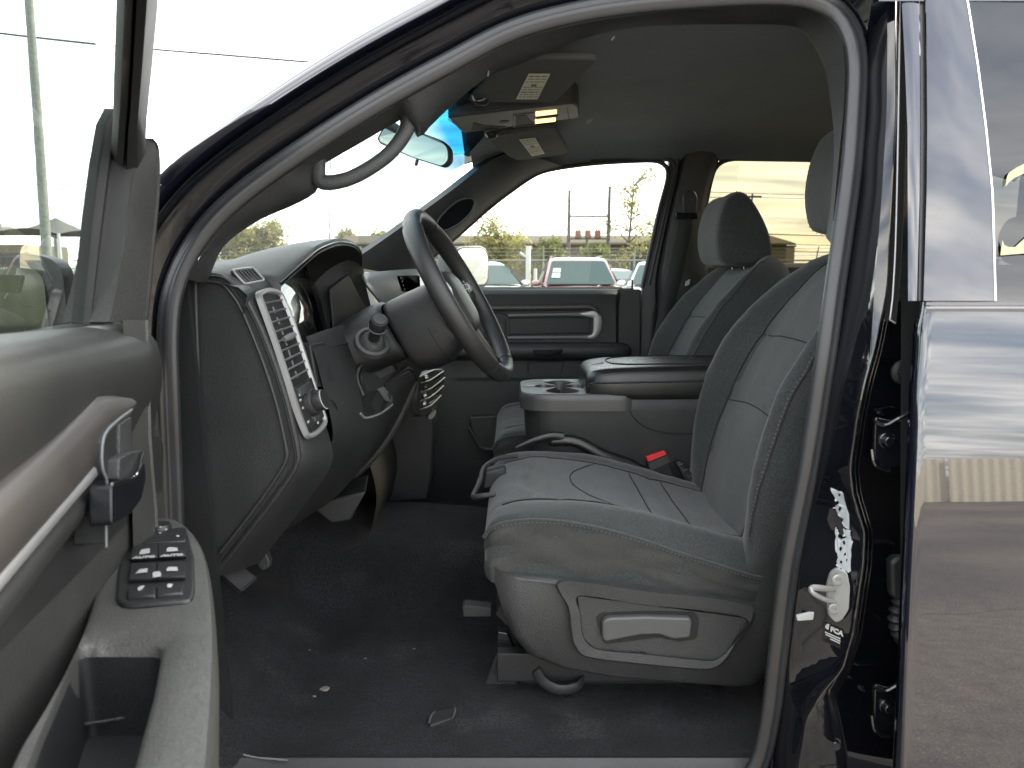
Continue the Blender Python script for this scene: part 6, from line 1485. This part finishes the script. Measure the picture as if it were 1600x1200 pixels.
# --- chain link fence
mw = bpy.data.materials.new('chain_mesh'); mw.use_nodes = True; t = mw.node_tree; t.nodes.clear()
o_ = N(t, 'ShaderNodeOutputMaterial'); mxs = N(t, 'ShaderNodeMixShader'); tr_ = N(t, 'ShaderNodeBsdfTransparent'); df = N(t, 'ShaderNodeBsdfDiffuse'); df.inputs[0].default_value = (.14, .14, .125, 1)
tcn = N(t, 'ShaderNodeTexCoord'); s_ = N(t, 'ShaderNodeSeparateXYZ'); t.links.new(tcn.outputs['Object'], s_.inputs[0])
def wires(sgn):
    a = M_(t, 'ADD', s_.outputs[0], M_(t, 'MULTIPLY', s_.outputs[2], sgn)); f = M_(t, 'FRACT', M_(t, 'MULTIPLY', a, 14.0)); return M_(t, 'LESS_THAN', f, .12)
t.links.new(M_(t, 'MAXIMUM', wires(1.0), wires(-1.0)), mxs.inputs[0]); t.links.new(tr_.outputs[0], mxs.inputs[1]); t.links.new(df.outputs[0], mxs.inputs[2]); t.links.new(mxs.outputs[0], o_.inputs[0])
MT['chain_mesh'] = mw
FN = empty('chain_link_fence', (2, 24, 0), None, 'chain link fence with pale posts behind the parked cars', 'fence')
MB().loft([[V((x, 24, z)) for x in (-14, 16)] for z in (.05, 1.75)]).build('mesh_panel', 'chain_mesh', FN, 0)
MB().tube([V((-14, 24, 1.77)), V((16, 24, 1.77))], .022, 8).build('top_rail', 'fence_metal', FN)
for k in range(3): MB().tube([V((-14, 23.9, 1.92 + k * .11)), V((16, 23.9, 1.92 + k * .11))], .006, 5).build('barbed_wire', 'fence_metal', FN)
for i in range(11):
    x = -13.5 + i * 2.9
    MB().cyl(V((x, 24, 0)), V((x, 24, 1.82)), .03, n=10).build('post', 'fence_metal', FN)
    MB().tube([V((x, 24, 1.8)), V((x, 23.85, 2.2))], .018, 6).build('outrigger', 'fence_metal', FN)
gp_ = empty('gate_post', ((825 - 800) / F * 22, 22, 0), None, 'stout white gate post in front of the fence', 'post')
MB().cyl(V(((825 - 800) / F * 22, 22, 0)), V(((825 - 800) / F * 22, 22, 2.15)), .07, n=14).build('post_tube', 'plate_paper', gp_)
MB().cyl(V(((836 - 800) / F * 22, 22, 0)), V(((836 - 800) / F * 22, 22, 1.5)), .05, n=12).build('stop_tube', 'plate_paper', gp_)
MB().tube([V(((812 - 800) / F * 22, 22, 1.95)), V(((826 - 800) / F * 22, 22, 1.8))], .04, 8).build('latch_arm', 'plate_paper', gp_)
# --- transformer rack
TRK = empty('transformer_rack', ((917 - 800) / F * 40, 40, 0), None, 'two-pole utility rack carrying three rusty transformers', 'utility rack')
def wx_(px, Y): return (px - 800) / F * Y
def wz_(py, Y): return P(800, py, Y).z
for px, tp in ((887, 297), (948, 291)): MB().tube([V((wx_(px - 1, 40), 40, 0)), V((wx_(px + .5, 40), 40, wz_(tp, 40)))], [.12, .08], 10).build('pole', 'bark', TRK)
for py in (338, 373): MB().box(V((wx_(917, 40), 39.9, wz_(py, 40))), (2.2, .12, .10)).build('crossbar', 'bark', TRK, 0)
MB().tube([V((wx_(915, 40), 39.9, 0)), V((wx_(915, 40), 39.9, wz_(372, 40)))], .07, 8).build('centre_post', 'bark', TRK)
for px in (901, 916, 931):
    c = V((wx_(px, 40), 39.85, wz_(372, 40)))
    m = MB(); m.lathe(c, (0, 0, 1), [(0, .14), (.02, .17), (.34, .17), (.38, .14), (.40, .05)], 16, True, True); m.build('transformer', 'rust_can', TRK, 40)
    for q in (-.07, .07): MB().cyl(c + V((q, 0, .38)), c + V((q, 0, .50)), .035, .02, 8).build('bushing', 'rust_can', TRK)
for px in (887, 948): 
    MB().tube([V((wx_(px, 40), 39.9, wz_(300, 40))), V((wx_(px, 40) - .0, 39.7, wz_(315, 40)))], .05, 6).build('cutout', 'wire', TRK)
# --- utility pole, overhead lines
UP = empty('utility_pole', (wx_(72, 30), 30, 0), None, 'tall grey utility pole seen through the driver door glass', 'utility pole')
MB().tube([P(79, 480, 30), P(73, 395, 30), P(60, 200, 30), P(45, 0, 30), P(36, -120, 30)], [.20, .19, .17, .15, .13], 14).build('pole', 'pole_grey', UP)
MB().box(P(38, -95, 30), (2.2, .1, .12)).build('crossarm', 'pole_grey', UP, 0)
def line(pts, label, r=.02):
    o = MB().tube(cr(pts, 24), r, 5).build('overhead_line', 'wire', None)
    tag(o, label, 'power line', 'overhead lines'); return o
line([P(-300, 15, 32), P(0, 52, 32), P(180, 72, 32), P(350, 86, 32), P(520, 100, 32), P(900, 128, 32)], 'highest overhead line crossing the open door frame', .045)
line([P(-100, 283, 60), P(60, 283, 60), P(300, 282, 60)], 'upper of two thin lines low behind the utility pole', .03)
line([P(-100, 289, 60), P(60, 289, 60), P(300, 288, 60)], 'lower of two thin lines low behind the utility pole', .03)
for i, py in enumerate((303, 309, 366, 381, 392)):
    line([P(1080, py - 4 + (i % 2) * 3, 70), P(1200, py, 70), P(1330, py + 3, 70), P(1460, py + 3, 70)], ['highest thin line in the smoked rear window', 'thin line just under the highest in the smoked rear window', 'bold line across the middle of the smoked rear window', 'fourth line down in the smoked rear window', 'lowest line over the tan building in the smoked rear window'][i], .045 if i == 2 else .03)
LM = MB().tube([P(515, 430, 60), P(515.5, 330, 60), P(516, 250, 60)], [.08, .06, .04], 8).build('light_mast', 'wire', None)
tag(LM, 'thin dark mast rising behind the instrument hood', 'mast')
CP = empty('crossarm_pole', (wx_(1163, 70), 70, 0), None, 'distant pole top with crossarm behind the passenger headrest', 'utility pole')
MB().tube([V((wx_(1158, 70), 70, 0)), V((wx_(1166, 70), 70, wz_(302, 70)))], [.15, .09], 8).build('pole', 'bark', CP)
MB().box(V((wx_(1170, 70), 70, wz_(307, 70))), (1.2, .12, .14)).build('crossarm', 'bark', CP, 0)
# --- shade canopies at the left
def canopy(px0, px1, pyt, pye, Y, label):
    x0 = wx_(px0, Y); x1 = wx_(px1, Y); xm = (x0 + x1) / 2; zt = wz_(pyt, Y); ze = wz_(pye, Y); c = empty('shade_canopy', (xm, Y, 0), None, label, 'canopy', 'shade canopies')
    dep = 6; rows = []
    n = 13
    for j in range(n):
        v = j / (n - 1) * 2 - 1; r = []
        for i in range(n):
            u = i / (n - 1) * 2 - 1; h = max(abs(u), abs(v)); sag = .35 * math.sin(math.pi * (1 - h)) * .5
            edge = .35 * (1 - min(abs(u), abs(v)) ** 2) if h > .99 else 0
            r.append(V((xm + u * (x1 - x0) / 2, Y + v * dep / 2, lerp(zt, ze, h) - sag + edge)))
        rows.append(r)
    MB().loft(rows).build('canvas_top', 'canvas', c, 60)
    for u in (-1, 1):
        for v in (-1, 1): MB().cyl(V((xm + u * (x1 - x0) / 2, Y + v * dep / 2, 0)), V((xm + u * (x1 - x0) / 2, Y + v * dep / 2, ze + .05)), .08, n=8).build('post', 'plate_paper', c)
canopy(-70, 52, 338, 368, 46, 'larger pale shade canopy left of the utility pole')
canopy(55, 150, 340, 370, 46, 'pale shade canopy right of the utility pole')
canopy(-230, -80, 338, 368, 46, 'pale shade canopy at the left edge behind the door')
YL = empty('yellow_store', (-34, 70, 0), None, 'long pale yellow building under the canopies', 'building')
MB().box(V((-53, 70, 1.9)), (20, 6, 3.8)).build('wall', 'beige_wall', YL, 0)
for k in range(9): MB().box(V((-61.5 + k * 2.1, 66.96, 1.9)), (1.1, .06, 1.6)).build('window', 'car_glass', YL, 0)
# --- parked cars
def car(x, y, paint, label, rz=0, h=1.72, suv=True, papers=False, sc=1.0):
    c = empty('parked_car', (x, y, 0), None, label, 'car', 'parked cars')
    R = Matrix.Rotation(rz, 3, 'Z')
    def q(a, b, z): return V((x, y, 0)) + R @ V((a * sc, b * sc, z))
    W_ = .95
    secs = [(-2.25, .60, .80, .30), (-2.22, .82, .92, .28), (-2.05, .92, 1.0, .26), (-1.4, .95, 1.06, .25), (-.75, .96, 1.10, .25), (.8, .96, 1.12, .25), (1.9, .95, 1.10, .26), (2.2, .88, 1.0, .30), (2.25, .7, .8, .4)]
    rows = []
    for b, hw, zt, zb in secs:
        rows.append([q(a * hw, b, z) for a, z in ((-.9, zb), (-1, zb + .15), (-1.0, .7), (-.99, zt - .12), (-.90, zt - .03), (-.5, zt), (0, zt + .015), (.5, zt), (.90, zt - .03), (.99, zt - .12), (1.0, .7), (1, zb + .15), (.9, zb))])
    MB().loft([cr(r, 30) for r in rows], cap0=True, cap1=True).build('body', paint, c, 50)
    cab = [(-.95, 1.08, .86), (-.05, h - .06, .70), (.15, h, .66), (1.2, h + .005, .66), (1.75, h - .05, .66), (2.1, 1.10, .84)] if suv else [(-.8, 1.08, .86), (.05, h - .05, .66), (.3, h, .62), (.9, h, .62), (1.75, 1.10, .8)]
    rows = [[q(-hw * 1.0 - (0), b, z - .0), q(-hw * .93, b, z + .02), q(0, b, z + .035), q(hw * .93, b, z + .02), q(hw, b, z)] for b, z, hw in cab]
    MB().loft([cr(r, 12) for r in rows]).build('roof', paint, c, 50)
    ws = [q(-.80, -.98, 1.10), q(.80, -.98, 1.10), q(.63, -.13, h - .08), q(-.63, -.13, h - .08)]
    nrm = (ws[1] - ws[0]).cross(ws[3] - ws[0]).normalized()
    MB().prism([p + nrm * .03 for p in roundpoly(ws, .08)], nrm * -.01).build('windscreen', 'car_glass', c, 0)
    for s in (-1, 1):
        sd = [q(s * .93, -.80, 1.10), q(s * .72, .02, h - .07), q(s * .68, 1.3, h - .05), q(s * .70, 1.7, h - .10), q(s * .90, 1.95, 1.12)]
        MB().prism(sd, R @ V((-s * .02, 0, 0))).build('side_window', 'car_glass', c, 0)
        m = MB(); m.loft([[q(s * (1.02 + .11 * k * math.cos(a)), -.62 + d, 1.14 + .075 * k * math.sin(a)) for a in [2 * math.pi * j / 14 for j in range(14)]] for d, k in ((-.08, .4), (-.05, .9), (.0, 1), (.05, 1))], cu=True, cap0=True, cap1=True); m.build('door_mirror', paint, c, 50)
        MB().prism(roundpoly([q(s * .55, -2.235, .72), q(s * .86, -2.13, .74), q(s * .88, -2.10, .86), q(s * .58, -2.235, .84)], .03), R @ V((0, -.03, 0))).build('headlight', 'plate_paper', c, 30, .01)
        for b in (-1.4, 1.45):
            w__ = MB(); w__.lathe(q(s * .74, b, .36), R @ V((s, 0, 0)), [(0, .22), (0, .33), (.03, .36), (.19, .36), (.22, .33), (.21, .24), (.17, .22), (.19, .05), (.19, .0001)], 24); w__.build('wheel', 'rubber', c, 40)
    MB().prism(roundpoly([q(-.5, -2.27, .5), q(.5, -2.27, .5), q(.46, -2.26, .80), q(-.46, -2.26, .80)], .05), R @ V((0, .03, 0))).build('grille', 'black_gloss', c, 30)
    if suv:
        for s in (-1, 1): MB().tube([q(s * .60, .2, h + .05), q(s * .60, 1.3, h + .055)], .02, 6).build('roof_rail', 'silver', c)
    if papers:
        for k in (0, 1):
            a = ws[3].lerp(ws[0], .35 + k * .22).lerp(ws[2].lerp(ws[1], .35 + k * .22), .06); b = ws[3].lerp(ws[0], .35 + k * .22).lerp(ws[2].lerp(ws[1], .35 + k * .22), .19)
            d = ws[3].lerp(ws[0], .53 + k * .22).lerp(ws[2].lerp(ws[1], .53 + k * .22), .06); e = ws[3].lerp(ws[0], .53 + k * .22).lerp(ws[2].lerp(ws[1], .53 + k * .22), .19)
            MB().prism([p + nrm * .045 for p in (a, b, e, d)], nrm * -.002).build('window_paper', 'plate_paper', c, 0)
    return c
car(wx_(905, 17.5), 18.2, 'car_red', 'maroon SUV facing the truck with papers on its windscreen', papers=True)
car(wx_(744, 17.0), 18.0, 'car_white', 'white car half hidden behind the far side mirror', rz=.25, h=1.62, suv=False)
car(wx_(1046, 17.0), 17.6, 'car_white', 'white car at the right edge of the passenger window', rz=-.15, h=1.62, suv=False)
car(wx_(972, 27), 28.5, 'car_white', 'small white car between the maroon SUV and the right-hand white car', rz=.5, h=1.5, suv=False)
car(wx_(1222, 26), 27, 'car_white', 'white car under the tan building in the smoked rear window', rz=.2, h=1.62, suv=True)
car(wx_(30, 38), 38, 'car_white', 'white car under the larger canopy', rz=.4, h=1.6, suv=False)
car(wx_(95, 38), 38, 'car_white', 'white car under the canopy right of the utility pole', rz=.4, h=1.6, suv=True)
# --- sheet metal fence behind the photographer, seen only in the paintwork
SF = empty('sheet_metal_fence', (10, -21, 0), None, 'tan corrugated sheet fence mirrored in the rear door', 'fence')
def sheet():
    vs = []; n = 64; 
    rows = [[V((-1.5 + 3.0 * i / n, .018 * math.sin(2 * math.pi * i / 8), z)) for i in range(n + 1)] for z in (0, 1.9)]
    return rows
src = None
for i in range(24):
    x = -24 + i * 3.0; y = -21 - .15 * math.sin(i * 1.7)
    if src is None:
        src = MB().loft([[p + V((x, y, .02)) for p in r] for r in sheet()]).build('sheet', 'fence_sheet', SF, 0)
    else:
        o = src.copy(); COL.objects.link(o); o.location = src.location + V((i * 3.0, y - (-21), 0))
